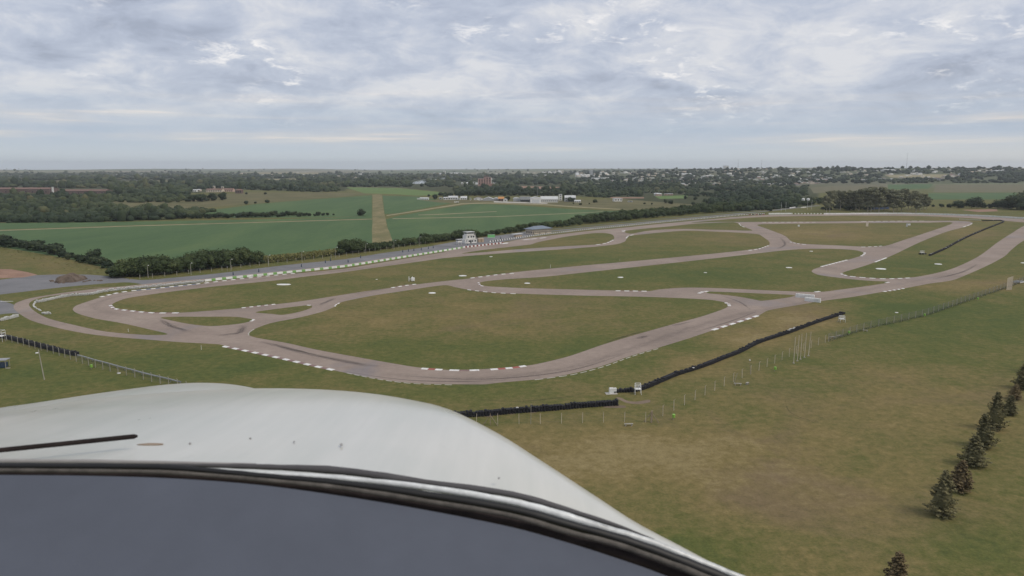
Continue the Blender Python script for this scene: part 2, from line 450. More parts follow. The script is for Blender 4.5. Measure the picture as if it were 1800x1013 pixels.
def thing(name, label, cat, loc, rz=0.0, group=None):
    o = bpy.data.objects.new(name, None); COL.objects.link(o); o.empty_display_size = 0.5
    o.location = loc; o.rotation_euler = (0, 0, rz)
    return tag(o, label, cat, group)


def dup(o, loc, rz=0.0, scale=1.0, label=None, group=None):
    c = o.copy(); COL.objects.link(c); c.location = loc; c.rotation_euler = (0, 0, rz)
    c.scale = (scale,) * 3 if isinstance(scale, (int, float)) else scale
    for ch in o.children:
        d_ = ch.copy(); COL.objects.link(d_); d_.parent = c
        for g_ in ch.children:
            e_ = g_.copy(); COL.objects.link(e_); e_.parent = d_
    if label: c['label'] = label
    if group: c['group'] = group
    return c


def tess(name, outer, holes, mat, z, kind='structure', k=4, sm=True):
    loops = [smooth(p, True, k) if sm else p for p in [outer] + holes]
    W = [[G(a, b_) for a, b_ in lp] for lp in loops]
    tri = tessellate_polygon(W); flatv = [q for lp in W for q in lp]
    me = bpy.data.meshes.new(name)
    fs = []
    for a, b_, c_ in tri:
        n = (flatv[b_] - flatv[a]).cross(flatv[c_] - flatv[a])
        fs.append((a, b_, c_) if n.z > 0 else (a, c_, b_))
    me.from_pydata([(q.x, q.y, z) for q in flatv], [], fs); me.materials.append(MATS[mat])
    return tag(obj(name, me), kind=kind)


def ragged(poly, amp=.8, n=9):
    out = []
    for i, (a, b_) in enumerate(poly):
        c_, d_ = poly[(i + 1) % len(poly)]
        m_ = n if math.hypot(c_ - a, d_ - b_) > 8 else 1
        for k in range(m_): out.append((a + (c_ - a) * k / m_ + random.uniform(-amp, amp), b_ + (d_ - b_) * k / m_))
    return out


def drape(name, poly, mat, z, step=None, kind='structure'):
    """field on the far terrain: the polygon is cut into a grid that follows the ground"""
    P = [H1(a, b_) for a, b_ in poly]
    bm = bmesh.new(); vs = [bm.verts.new((p.x, p.y, 0)) for p in P]
    f_ = bm.faces.new(vs); f_.normal_update()
    if f_.normal.z < 0: f_.normal_flip()
    bmesh.ops.triangulate(bm, faces=bm.faces[:])
    for _ in range(7):
        ed = [e for e in bm.edges if e.calc_length() > (step or 120)]
        if not ed: break
        bmesh.ops.subdivide_edges(bm, edges=ed, cuts=1)
        bmesh.ops.triangulate(bm, faces=bm.faces[:])
    for q in bm.verts: q.co.z = float(hgt(q.co.x, q.co.y)) + z
    me = bpy.data.meshes.new(name); bm.to_mesh(me); bm.free(); me.materials.append(MATS[mat])
    return tag(obj(name, me), kind=kind)


def stroke(name, pts, width, mat, z, kind='structure', uv=False, k=5):
    """a ribbon of real width (metres) along a line of photograph points"""
    P = [G(a, b_) for a, b_ in smooth(pts, False, k)]
    vs = []; fs = []
    for i, p in enumerate(P):
        d_ = (P[min(i + 1, len(P) - 1)] - P[max(i - 1, 0)]); d_.z = 0; d_.normalize(); nrm = Vector((-d_.y, d_.x, 0))
        ww = width * (0.85 + 0.3 * random.random())
        vs += [(p.x + nrm.x * ww / 2, p.y + nrm.y * ww / 2, z), (p.x - nrm.x * ww / 2, p.y - nrm.y * ww / 2, z)]
    for i in range(len(P) - 1): fs.append((2 * i + 1, 2 * i + 3, 2 * i + 2, 2 * i))
    me = bpy.data.meshes.new(name); me.from_pydata(vs, [], fs); me.materials.append(MATS[mat])
    if uv:
        ul = me.uv_layers.new(name='UVMap'); n = len(P) - 1
        for li, l in enumerate(me.loops):
            ul.data[li].uv = ((l.vertex_index // 2) / n, float(l.vertex_index % 2))
    return tag(obj(name, me), kind=kind)


def along(pts, closed=False, k=6):
    """walker along a smooth ground line: returns (length, at(s) -> point, heading)"""
    P = [G(a, b_) for a, b_ in (smooth(pts, False, k) if len(pts) > 2 else pts)]
    L = [0.0]
    for i in range(1, len(P)): L.append(L[-1] + (P[i] - P[i - 1]).length)
    def at(s):
        s = min(max(s, 0), L[-1]); i = 1
        while i < len(L) - 1 and L[i] < s: i += 1
        q = (s - L[i - 1]) / max(1e-6, L[i] - L[i - 1]); d_ = P[i] - P[i - 1]
        return P[i - 1].lerp(P[i], q), math.atan2(d_.y, d_.x)
    return L[-1], at


# ------------------------------------------------------------ region outlines (photograph points)
WOODS = [
    (0.125, [(-220, 394), (-220, 304.5), (180, 304), (300, 303), (420, 305.5), (620, 304), (760, 307), (1000, 306), (1000, 330), (860, 345), (800, 342), (780, 338), (700, 330), (612, 329), (608, 336), (560, 338), (430, 334), (335, 340), (332, 355), (270, 357.5), (180, 355), (180, 362), (330, 371), (380, 372), (300, 386), (170, 391)]),
    (0.12, [(780, 336), (860, 327), (1000, 327), (1080, 324), (1250, 328), (1432, 331), (1442, 350), (1430, 362), (1330, 371), (1240, 372), (1200, 362), (1090, 349), (1010, 345), (890, 345), (830, 344)]),
    (0.115, [(950, 301), (1250, 297), (2000, 294), (2000, 320), (1560, 324), (1430, 330), (1000, 327)]),
    (0.036, [(-220, 296), (2000, 296), (2000, 303), (-220, 303)]),
]
CLEAR = [(210, 317, 310, 323), (465, 314, 525, 319), (15, 317.5, 125, 322),  # openings in the woods: rectangles x0,y0,x1,y1 of tree feet
    (-50, 331, 190, 345), (335, 333, 430, 346), (600, 329, 800, 345), (722, 316.5, 750, 328), (750, 313, 762, 321), (776, 313, 790, 319), (780, 343, 1030, 360), (800, 320, 870, 331),
    (905, 325, 985, 334), (1075, 346, 1250, 370), (1130, 341, 1200, 350), (1550, 306, 1690, 315), (1420, 323, 2000, 352), (430, 303, 560, 307),
    (1405, 345, 1428, 372), (1225, 336, 1290, 340)]

# ------------------------------------------------------------ ground sheet
th_f = np.radians(np.linspace(-44, 44, 361)); th_b = np.radians(np.linspace(44, 316, 60))[1:-1]
th = np.concatenate([th_f, th_b]); nt_ = len(th)
rr = np.concatenate([[4, 12, 24, 38, 50, 60], np.geomspace(70, 14200, 250)]); nr_ = len(rr)
Xg = np.outer(rr, np.sin(th)); Yg = np.outer(rr, np.cos(th)); Zg = hgt(Xg, Yg)
V = np.stack([Xg.ravel(), Yg.ravel(), Zg.ravel()], 1); V = np.vstack([V, [[0, 0, 0]]])
ii, jj = np.meshgrid(np.arange(nr_ - 1), np.arange(nt_), indexing='ij'); j2 = (jj + 1) % nt_
quads = np.stack([ii * nt_ + jj, ii * nt_ + j2, (ii + 1) * nt_ + j2, (ii + 1) * nt_ + jj], -1).reshape(-1, 4)[:, ::-1]
fan = [(j, nr_ * nt_, (j + 1) % nt_) for j in range(nt_)]
fan = [(a, b_, c_)[::-1] for a, b_, c_ in fan]
me = bpy.data.meshes.new('ground')
me.from_pydata(V.tolist(), [], quads.tolist() + [f_[::-1] for f_ in fan])
me.polygons.foreach_set('use_smooth', [True] * len(me.polygons)); me.materials.append(MATS['grassland'])
gx, gy = proj(V[:, 0], V[:, 1], V[:, 2])
dryv = np.full(len(V), 0.38) + 0.10 * sst(1000, 1150, gx) * sst(640, 700, gy)
for cx, cy_, rx, ry, am in [
        (1120, 810, 260, 75, .28), (1420, 850, 320, 130, .26), (980, 800, 150, 50, .25), (1600, 700, 200, 60, .14), (1230, 635, 90, 17, .35), (1320, 597, 80, 20, .48),
        (1400, 562, 70, 18, .55), (1250, 660, 160, 14, .15), (1450, 540, 80, 10, .3), (860, 555, 260, 38, .24), (620, 560, 110, 22, .20), (1010, 615, 190, 18, -.24),
        (700, 612, 160, 22, -.10), (1700, 503, 110, 10, .40), (1680, 580, 190, 38, -.26), (1560, 540, 120, 16, -.22), (1460, 410, 130, 16, .40), (1530, 384, 300, 4, .2),
        (290, 525, 110, 12, .22), (640, 480, 170, 12, .12), (1000, 455, 200, 9, -.24), (1220, 485, 240, 20, -.22), (1708, 410, 50, 14, .34), (1230, 960, 130, 45, -.30),
        (1720, 960, 150, 60, -.18), (100, 660, 170, 40, -.10), (380, 640, 140, 30, -.30), (90, 458, 150, 16, .25), (1450, 690, 120, 50, -.08), (240, 650, 120, 20, -.12),
        (1600, 470, 90, 18, -.22), (1600, 432, 60, 10, -.1), (930, 425, 110, 7, .22), (1230, 420, 110, 12, .20), (1260, 395, 40, 4, -.1), (1650, 640, 120, 25, -.14),
        (1560, 655, 120, 20, .12), (520, 560, 60, 16, -.12), (900, 640, 250, 12, -.16), (800, 690, 260, 14, -.12), (1030, 690, 120, 14, .1), (1100, 780, 320, 30, .08)]:
    dd = ((gx - cx) / rx) ** 2 + ((gy - cy_) / ry) ** 2
    dryv += am * np.exp(-dd * 1.1)
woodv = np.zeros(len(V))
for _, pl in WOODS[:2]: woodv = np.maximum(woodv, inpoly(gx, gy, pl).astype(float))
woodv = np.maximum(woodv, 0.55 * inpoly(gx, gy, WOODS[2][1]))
rv = np.hypot(V[:, 0], V[:, 1]); farmv = sst(1500, 2600, rv)
for nm, arr in (('dry', dryv), ('wood', woodv), ('farm', farmv)):
    at_ = me.attributes.new(nm, 'FLOAT', 'POINT'); at_.data.foreach_set('value', arr.astype(np.float32))
me.update(); tag(obj('ground', me), kind='structure')

# ------------------------------------------------------------ the circuit: one asphalt sheet with the grass islands cut out
OUT = [(24, 541), (28, 533), (51, 525), (85, 519), (110, 515), (159, 509), (231, 502), (300, 495), (359, 490.5), (400, 486), (528, 473.5), (605, 465), (682, 453), (750, 443.5), (785, 438.5), (811, 434.5), (884, 427),
       (921, 419.6), (964, 414.6), (1025, 407.4), (1101, 400), (1162, 393.6), (1239, 386.5), (1300, 380.8), (1351, 378), (1433, 377), (1525, 376.6), (1617, 377.2), (1678, 379), (1739, 381.8), (1800, 385.6), (1852, 389), (1872, 395), (1850, 404),
       (1800, 423), (1777, 440), (1767, 450), (1740, 465), (1700, 483), (1673, 493), (1633, 499), (1590, 507), (1553, 513), (1500, 522), (1440, 530), (1400, 537), (1350, 546), (1333, 555), (1250, 582), (1211, 595), (1159, 611), (1108, 626), (1057, 644),
       (1005, 657), (954, 666), (877, 673), (850, 676), (759, 675), (708, 672), (670, 667), (631, 660), (595, 653), (554, 644), (477, 627), (400, 610), (385, 605.5), (321, 602), (257, 597), (205, 593), (154, 587), (103, 577), (56, 564), (33, 551)]
I1 = [(359, 494), (320, 497.5), (282, 501.4), (231, 505.5), (180, 511), (154, 515), (128, 516.5), (90, 520.5), (69, 524.5), (55, 530), (51, 537), (62, 548), (85, 560), (128, 571), (185, 583), (257, 589), (295, 587.6), (257, 578), (218, 569), (167, 560), (136, 551), (128, 544.5),
      (133, 538), (149, 532), (177, 523), (205, 516), (270, 508.5), (359, 498.6), (400, 493.4), (528, 480.5), (605, 472.5), (682, 460), (759, 447), (785, 442.6), (770, 442.6), (682, 455.6), (605, 467.6), (528, 476.3), (400, 489)]
I2 = [(811, 446), (854, 439), (933, 430), (945, 426), (994, 416.5), (1040, 410.4), (1065, 410), (1077.5, 413.5), (1079, 421), (1068, 426.6), (1049, 430), (994, 433), (903, 439), (857, 443)]
I3 = [(1107.5, 414.4), (1147, 410.4), (1178, 407.4), (1208, 405.6), (1250, 407), (1296, 409), (1332.5, 412), (1341.7, 417), (1352, 425), (1352, 431), (1339, 436), (1311, 440), (1250, 446.5), (1117, 459), (1025, 467), (903, 479), (864, 485), (823.5, 490), (785, 494), (734, 500), (682, 507), (631, 514), (580, 522), (528, 530), (477, 536),
      (423, 542), (323, 549.6), (269.5, 549.6), (221, 545), (200, 542), (195.6, 538.6), (200, 533), (221, 525), (257, 519), (308, 512), (385, 503), (477, 494), (528, 487.5), (605, 478.5), (657, 471), (734, 460.5), (785, 453.5), (850, 448), (903, 444), (994, 438), (1056, 433), (1086, 429), (1098, 425), (1101, 421), (1101, 417)]
I4 = [(1098, 406.5), (1117, 403.7), (1178, 398), (1224, 393.4), (1288, 390.8), (1299, 393.4), (1311, 400), (1322, 405.6), (1280.5, 404.6), (1250, 404), (1208, 402.6), (1162.5, 403.8), (1132, 407), (1110.6, 411), (1100, 409.5)]
I5 = [(1214, 392), (1250, 388), (1300, 384), (1351, 381), (1433, 379.7), (1525, 379.3), (1617, 380), (1678, 382.2), (1723.6, 384.8), (1769, 388.6), (1800, 391), (1824, 393), (1800, 397.4), (1782, 408), (1754, 426), (1720, 451), (1678, 471), (1647, 480), (1617, 486), (1601, 488), (1555.6, 490), (1516, 487.5), (1488, 484.5), (1479, 482),
      (1485, 478), (1510, 470.7), (1540, 460.6), (1571, 448), (1617, 426), (1662.5, 408), (1696, 399), (1710, 392.8), (1703, 389.6), (1678, 388.4), (1555.6, 388.6), (1433, 389.8), (1302, 390.4), (1260, 390.4)]
I6 = [(1331, 396), (1342, 394.3), (1433, 393), (1555.6, 392), (1632, 391.6), (1675, 391.8), (1632, 408), (1586, 423), (1555.6, 432.5), (1525, 434), (1479, 432), (1433, 430), (1403, 428), (1390.6, 424), (1381, 415.7), (1363, 408), (1342, 400.4)]
I7 = [(841, 499), (851, 495), (890, 491), (954, 487), (1057, 476), (1159, 465), (1250, 455), (1311, 448), (1372, 441), (1412, 438), (1464, 437.7), (1503.6, 440), (1519, 444.7), (1516, 449), (1488, 457.6), (1445.6, 468.6), (1430, 473.7), (1427, 478), (1439.5, 483.5), (1479, 489), (1525, 493.6), (1558.6, 495), (1561.7, 497), (1525, 503), (1479, 509), (1448.6, 513), (1421, 513.5),
      (1342, 510.4), (1250, 506.4), (1200, 506), (1159, 509), (1141, 512), (1082, 511), (1005, 509), (928, 507), (877, 504.7), (854, 503)]
I8 = [(1243, 513), (1267, 513.3), (1333, 516), (1397, 519), (1387, 523), (1340, 529), (1327, 527), (1300, 522), (1267, 518), (1243, 515.5)]
I9 = [(437, 589), (438.5, 583.7), (451, 577), (477, 568), (528, 558), (567, 548), (587, 540), (591, 535.5), (605, 530), (657, 519.6), (708, 512), (759, 504), (785, 501.6), (800, 505), (820.5, 509), (864, 514), (928, 517), (1031, 520), (1134, 522), (1211, 525), (1250, 527.5), (1273, 531.7), (1281, 537), (1273, 543), (1233, 556.7), (1185, 569.6),
      (1108, 591.4), (1057, 607), (1005, 625), (967, 635), (933.5, 642), (903, 645.5), (851, 649), (800, 651), (739, 646.6), (682, 637.6), (631, 628.6), (554, 614.5), (503, 603), (451, 594)]
I10 = [(282, 558.6), (308, 557), (359, 557), (411, 557), (436, 560), (445, 563), (423.5, 569), (372, 573.5), (334, 570), (303, 564)]
I11 = [(449, 549), (490, 542.7), (538.6, 537), (547.6, 537.5), (548, 541), (528, 548), (497.5, 553.7), (477, 552)]
tess('pit_lane', [(-120, 500), (0, 492), (64, 484), (154, 483), (210, 488), (250, 492.5), (308, 488), (385, 480.6), (450, 472.4), (533, 463), (605, 456), (667, 446), (737, 436.5), (802, 424.5), (857, 416.5), (900, 411), (930, 406.5), (940, 411), (930, 417), (884, 425.5), (811, 436), (785, 441), (682, 456), (605, 468.5), (528, 477), (400, 490), (359, 495),
                   (300, 500), (262, 503.5), (246, 499), (218, 496.5), (115, 504.5), (0, 518), (-120, 530)], [], 'grey_asphalt', 0.004, k=3)
tess('race_track', OUT, [I1, I2, I3, I4, I5, I6, I7, I8, I9, I10, I11], 'track_asphalt', 0.010)
tess('access_road', [(-40, 521), (0, 528), (22, 535), (34, 541), (46, 552), (20, 551), (0, 553), (-40, 560)], [], 'grey_asphalt', 0.006)
stroke('service_road', [(930, 410.5), (1000, 403.6), (1100, 394.2), (1200, 384.8), (1300, 375.6), (1345, 371.6), (1400, 365.6), (1440, 361.5)], 7, 'grey_asphalt', 0.02)
stroke('verge_path', [(200, 505), (150, 507), (110, 511)], 1.2, 'brown_soil', 0.006)
for p, ww in [([(480, 605), (520, 617), (575, 629), (630, 640), (670, 645)], 2.6), ([(455, 600), (500, 611), (560, 626)], 2.0), ([(1060, 604), (1100, 591), (1135, 582)], 1.4), ([(1118, 596), (1140, 590)], 2.2), ([(1180, 573), (1215, 566)], 1.2),
              ([(600, 652), (700, 667), (800, 671), (900, 668)], 0.9), ([(700, 660), (850, 667), (1000, 652), (1100, 622)], 1.0), ([(1330, 548), (1290, 563), (1220, 585)], 1.0), ([(280, 560), (300, 573), (340, 585)], 2.5), ([(380, 590), (420, 585), (430, 570)], 3.0),
              ([(1265, 519), (1300, 531), (1320, 545)], 1.0), ([(1720, 464), (1690, 479), (1640, 491)], 2.0), ([(620, 517), (680, 508)], 1.2), ([(560, 537), (590, 524)], 2.2), ([(1371, 417), (1380, 430), (1365, 438)], 2.0)]:
    stroke('rubber_streak', p, ww, 'rubber_marks', 0.016, uv=True)

stroke('rubber_streak', [(480, 609), (600, 642), (700, 660), (850, 665), (1000, 647), (1100, 617), (1200, 582), (1300, 553), (1390, 537), (1500, 514), (1620, 492), (1700, 469), (1775, 425)], 4.5, 'rubber_line', 0.014, uv=True)
stroke('rubber_streak', [(400, 584), (300, 570), (200, 551), (165, 538), (200, 523), (290, 509), (400, 497), (528, 483), (682, 466), (811, 442), (930, 424), (1060, 406)], 4.0, 'rubber_line', 0.014, uv=True)
for p, ww in [([(1010, 541), (1040, 545), (1080, 547), (1140, 544)], .7), ([(1380, 700), (1386, 722), (1410, 735), (1440, 742)], .3), ([(560, 560), (600, 556), (640, 560), (660, 566)], .6), ([(690, 548), (720, 541), (760, 540), (745, 546)], .6), ([(820, 700), (900, 706), (980, 700), (1020, 694)], .6)]:
    stroke('wheel_track', p, ww, 'rubber_marks', 0.005, uv=True)
# fields, the grass airstrip and paths beyond
drape('crop_field', [(-260, 413), (-260, 440), (0, 434), (120, 455), (205, 476), (330, 476), (450, 464), (560, 453), (656, 435), (656, 386), (450, 392), (225, 398), (112, 401.5), (0, 405.5)], 'crop', 0.02)
drape('crop_field', [(-260, 408), (0, 404), (225, 396.5), (450, 390), (654, 384.5), (654, 379), (560, 384), (400, 387), (170, 391), (-260, 394)], 'crop', 0.022)
drape('crop_field', [(330, 374), (400, 366), (455, 358.5), (555, 350.4), (654, 343.4), (654, 379), (560, 383), (400, 383)], 'crop', 0.024)
drape('crop_field', [(672.5, 344), (740, 346), (770, 352), (796, 357), (760, 364), (700, 375), (676, 377)], 'crop', 0.022)
drape('crop_field', [(678, 386), (700, 379.5), (780, 366), (830, 358.6), (900, 360.5), (1000, 367.5), (1075, 371), (1300, 364), (1300, 367), (1150, 381), (1000, 394), (900, 406), (800, 419), (688, 434), (684, 412)], 'crop', 0.024)
drape('meadow', [(608, 329.5), (700, 331), (783, 339), (783, 343.5), (730, 344), (695, 341.6), (640, 340)], 'meadow', 0.03)
drape('scrub_field', [(170, 356), (250, 351), (300, 352), (380, 343), (430, 339), (560, 338.6), (640, 340), (656, 341.5), (555, 349.5), (455, 357.5), (400, 362), (330, 369), (250, 366), (180, 362)], 'scrubland', 0.026)
drape('airstrip', ragged([(655, 342.2), (671, 342.2), (674.5, 366), (676.5, 379), (680, 397.5), (687, 415), (691, 429), (654, 434)], .6), 'strip_grass', 0.034)
drape('airfield_verge', [(740, 352), (800, 352), (900, 352), (1100, 351), (1250, 362), (1280, 370), (1100, 369.5), (1011, 364.5), (955, 360), (850, 357), (800, 357.4), (770, 356)], 'scrubland', 0.030)
drape('dirt_path', [(679, 378.6), (700, 375.4), (778, 363), (811, 357.6), (855, 356.4), (955, 359), (1011, 363), (1100, 368), (1100, 369.4), (1011, 364.8), (955, 360.8), (855, 358), (812, 359.4), (780, 364.8), (700, 377), (680, 380)], 'dirt_path', 0.045)
drape('dirt_path', [(-260, 411), (0, 404.8), (225, 397.2), (450, 390.8), (654, 384.9), (654, 385.9), (450, 391.8), (225, 398.4), (0, 406.2), (-260, 412.8)], 'dirt_path', 0.045)
drape('dirt_path', [(690, 384.3), (878, 380.4), (1033, 373.6), (1060, 371.6), (1060, 372.3), (1033, 374.4), (878, 381.4), (690, 385.3)], 'dirt_path', 0.046)
drape('dirt_path', [(735, 377.8), (775, 376.4), (873, 371.6), (873, 372.4), (775, 377.6), (735, 378.6)], 'dirt_path', 0.047)
drape('airfield_apron', [(868, 353.6), (884, 354.6), (963, 356.6), (962, 358.4), (920, 357.4), (868, 356)], 'pale_concrete', 0.06)
drape('river', [(716, 322), (735, 318), (751, 316.2), (770, 314.2), (790, 313), (788, 315), (770, 317), (760, 318.6), (745, 323), (731, 323.6)], 'river_water', 0.12)
drape('crop_field', [(1560, 324.5), (1640, 323.8), (1632, 332), (1562, 334)], 'crop', 0.05)
drape('ploughed_field', [(1645, 325), (1980, 323), (1980, 338), (1640, 338.5)], 'ploughed', 0.05)
drape('crop_field', [(1632, 339.6), (1790, 339), (1780, 351), (1632, 351)], 'crop', 0.05)
drape('ploughed_field', [(1424, 330), (1470, 326.5), (1558, 325), (1558, 334), (1430, 340)], 'ploughed', 0.05)
drape('stubble_field', [(1555, 308.6), (1600, 306.8), (1676, 307), (1682, 312), (1600, 314), (1565, 312.4)], 'dirt_path', 0.6)
drape('far_field', [(215, 318.6), (300, 317), (305, 319.6), (220, 321.2)], 'scrubland', 0.3)
drape('far_field', [(470, 315), (520, 314.4), (520, 316.6), (472, 317)], 'dirt_path', 0.3)
drape('far_field', [(20, 318.6), (120, 317.6), (122, 319.4), (20, 320.6)], 'scrubland', 0.3)
drape('far_field', [(430, 303.8), (560, 303.6), (562, 306.4), (440, 306.2)], 'dirt_path', 0.5)
drape('bare_soil', [(908, 327), (985, 329), (984, 333), (910, 332.6)], 'red_soil', 0.06)
drape('bare_soil', [(1073, 346.8), (1132, 347), (1132, 349), (1073, 349)], 'red_soil', 0.06)
drape('bright_clearing', [(1150, 345), (1210, 343.4), (1206, 349), (1160, 350)], 'meadow', 0.06)
drape('red_bank', [(-60, 473), (20, 473.5), (50, 479), (66, 483.4), (40, 488), (-60, 492)], 'red_soil', 0.012, step=300)
drape('red_bank', [(1690, 369.4), (1752, 367.6), (1754, 371.6), (1720, 373)], 'red_soil', 0.03)
for pl in ([(1083, 699), (1092, 699.5), (1104, 705), (1120, 706), (1141, 702.6), (1143, 707), (1125, 710.5), (1108, 709.8), (1097, 707)], [(1060, 716), (1080, 712.6), (1099, 713.4), (1100, 716.6), (1082, 717.5)],
           [(925, 724), (935, 722.4), (945, 724), (936, 726.4)], [(845, 731), (857, 728.8), (868, 731), (856, 733)], [(968, 720.6), (976, 719.4), (982, 721), (974, 722.6)], [(893, 727.6), (900, 725.6), (906, 727), (899, 729)]):
    tess('bare_earth', pl, [], 'brown_soil', 0.006)
for pl in ([(1145, 410), (1250, 410.5), (1245, 412), (1150, 411.6)],):
    pass

# ------------------------------------------------------------ kerbs
_blk = {}


def block_mesh(mat):
    if mat not in _blk:
        b_ = MB(); b_.add([(-.5, -.5, 0), (.5, -.5, 0), (.5, .5, 0), (-.5, .5, 0), (-.49, -.36, 1), (.49, -.36, 1), (.49, .36, 1), (-.49, .36, 1)],
                          [(0, 1, 5, 4), (1, 2, 6, 5), (2, 3, 7, 6), (3, 0, 4, 7), (4, 5, 6, 7)])
        _blk[mat] = b_.mesh('kerb_block', mat)
    return _blk[mat]


def kerb(pts, n, a='white_kerb', b='faded_red', wd=1.0, frac=0.5, h=0.10):
    """n painted pairs laid end to end on the edge of the track"""
    L, at = along(pts); P0, _ = at(0); root = tag(obj('kerb', None, loc=P0), kind='structure')
    pit = L / n
    for i in range(n):
        for (mat, s0, ln) in ((a, i * pit, pit * frac), (b, i * pit + pit * frac, pit * (1 - frac))):
            if mat is None or (i == n - 1 and mat == b): continue
            p, hd = at(s0 + ln / 2); q = p - P0
            o = obj('kerb_block', block_mesh(mat), root, loc=(q.x, q.y, 0.004), rz=hd, scale=(ln * random.uniform(.95, 1.0), wd, h * random.uniform(.9, 1.1)))


kerb([(393, 609), (440, 618.5), (500, 631.5), (550, 643), (597, 653)], 11, wd=1.3)
kerb([(741, 648), (770, 650), (790, 651)], 2, b='red_kerb', wd=1.3)
kerb([(790, 651), (820, 651.6), (860, 650)], 2, b='faded_red', wd=1.2)
kerb([(862, 650), (903, 646.5), (935, 641.5)], 3, b='red_kerb', wd=1.3)
kerb([(194, 537), (201, 542.6), (221, 545.6), (269, 550.2), (325, 550.2)], 9, wd=1.2)
kerb([(176, 522.5), (205, 515.4), (231, 511.5)], 4, wd=1.4, b=None)
kerb([(231, 511.5), (270, 507.6), (359, 498)], 8, wd=1.5, b='blue_kerb')
kerb([(359, 498), (400, 493), (450, 487.5), (525, 480)], 11, wd=1.4)
kerb([(425, 541.6), (450, 538.8), (490, 534.4)], 5, wd=1.0)
kerb([(688, 506.2), (710, 502.6), (737, 499)], 4, wd=1.1)
kerb([(827, 489.2), (855, 485.6), (880, 482.6), (910, 480)], 6, wd=1.2)
kerb([(822, 509.6), (850, 513), (880, 515.6), (915, 517)], 6, wd=.7)
kerb([(841, 497), (845, 502), (855, 504.4)], 3, wd=.8)
kerb([(1082, 511.4), (1112, 511.9), (1143, 512.4)], 4, b='faded_red', wd=1.3, frac=.6)
kerb([(1228, 516), (1235, 513.4), (1246, 512.2)], 3, wd=1.4, frac=.8)
kerb([(1252, 580.6), (1295, 567), (1337, 553.6)], 6, wd=1.3, frac=.6)
kerb([(1276, 532.4), (1282, 536), (1281, 539)], 3, wd=1.2, frac=.6)
kerb([(1553, 513), (1575, 509.6), (1592, 506.6)], 5, wd=1.1)
kerb([(1443, 469), (1465, 463.4), (1490, 457)], 8, wd=1.2, frac=.8)
kerb([(1538, 461), (1559, 453)], 2, wd=1.0, frac=.9)
kerb([(1479, 481.6), (1490, 485.4), (1518, 488.2), (1557, 490.4), (1604, 488.6)], 9, wd=1.2, frac=.6)
kerb([(1556, 497), (1563, 496.6)], 1, wd=1.1, frac=1)
kerb([(1514, 450.4), (1519.5, 446.5), (1520, 443.6)], 4, wd=1.3, frac=.6)
kerb([(1514, 434.6), (1535, 433.8), (1553, 432.4)], 4, wd=1.0, frac=.6)
kerb([(1389, 425.6), (1405, 429), (1421, 431)], 4, wd=1.0, frac=.6)
kerb([(1316, 440.6), (1335, 437.4), (1352, 431.6)], 6, wd=1.1, frac=.6)
kerb([(1340, 391.2), (1385, 391), (1438, 391)], 9, wd=1.0, frac=.6)
kerb([(1514, 389.6), (1570, 389), (1628, 388.6)], 9, wd=1.0, frac=.7)
kerb([(1048, 430.6), (1066, 427.4), (1079, 421.4)], 5, wd=1.1, frac=.6)
kerb([(1094, 406), (1097, 407.4), (1098, 405)], 2, wd=1.2, frac=.7)
kerb([(1101, 419), (1104, 415.4), (1116, 412.4)], 3, wd=1.0, frac=.7)
kerb([(1299, 393), (1303, 397), (1311, 400.4)], 3, wd=.9, frac=.7)
kerb([(1693, 399.4), (1704, 395.6), (1709, 392.8)], 3, wd=1.0, frac=.8)
kerb([(440, 565), (446, 563.2), (444, 561.6)], 2, wd=.9, frac=.8)
kerb([(588.6, 539), (591, 535.6), (598, 532.4)], 3, wd=.6, frac=.7)
kerb([(1432, 513.6), (1441, 512.6)], 1, wd=1.0, frac=1)
kerb([(540, 536.8), (546, 537)], 1, wd=.9, frac=1)
kerb([(940, 668), (1005, 659), (1060, 645), (1110, 627), (1160, 612)], 15, a='pale_concrete', b=None, wd=.35, h=.03, frac=.7)
kerb([(610, 656), (660, 666), (720, 674), (800, 677)], 12, a='pale_concrete', b=None, wd=.3, h=.03, frac=.7)
kerb([(437, 589.6), (437.6, 585), (447, 578.6)], 5, a='pale_concrete', b=None, wd=.4, h=.04, frac=.8)


# ------------------------------------------------------------ barriers
def barrier(label, pts, n, a, b, frac=.62, h=.95, dp=.55, group=None):
    L, at = along(pts); P0, _ = at(0); root = thing('barrier_wall', label, 'barrier', P0, group=group)
    pit = L / n
    for i in range(n):
        for (mat, nm, s0, ln) in ((a, 'painted_block', i * pit, pit * frac), (b, 'painted_block', i * pit + pit * frac, pit * (1 - frac))):
            if mat is None: continue
            p, hd = at(s0 + ln / 2); q = p - P0
            o = obj(nm, block_mesh(mat), root, loc=(q.x, q.y, 0), rz=hd, scale=(ln, dp * random.uniform(.94, 1.06), h * random.uniform(.95, 1.05)))
    return root


barrier('long low barrier of alternating white and green blocks between pit lane and main straight', [(360, 495.2), (400, 490.8), (528, 478), (605, 469.6), (682, 457.6), (750, 446.6), (812, 436.6)], 36, 'white_paint', 'green_paint')
barrier('short low barrier of alternating white and dark red blocks below the control tower', [(814, 436), (850, 432), (884, 428.2)], 11, 'white_paint', 'dark_red_paint', frac=.5)
wr = barrier('very long dotted barrier of white blocks set between dark tyres beside the back straight', [(861, 426), (921, 417.6), (964, 412), (1025, 405), (1101, 397.6), (1162, 391.4), (1239, 384.4), (1300, 378.8), (1345, 376.4)], 150, 'white_paint', None, frac=.5)


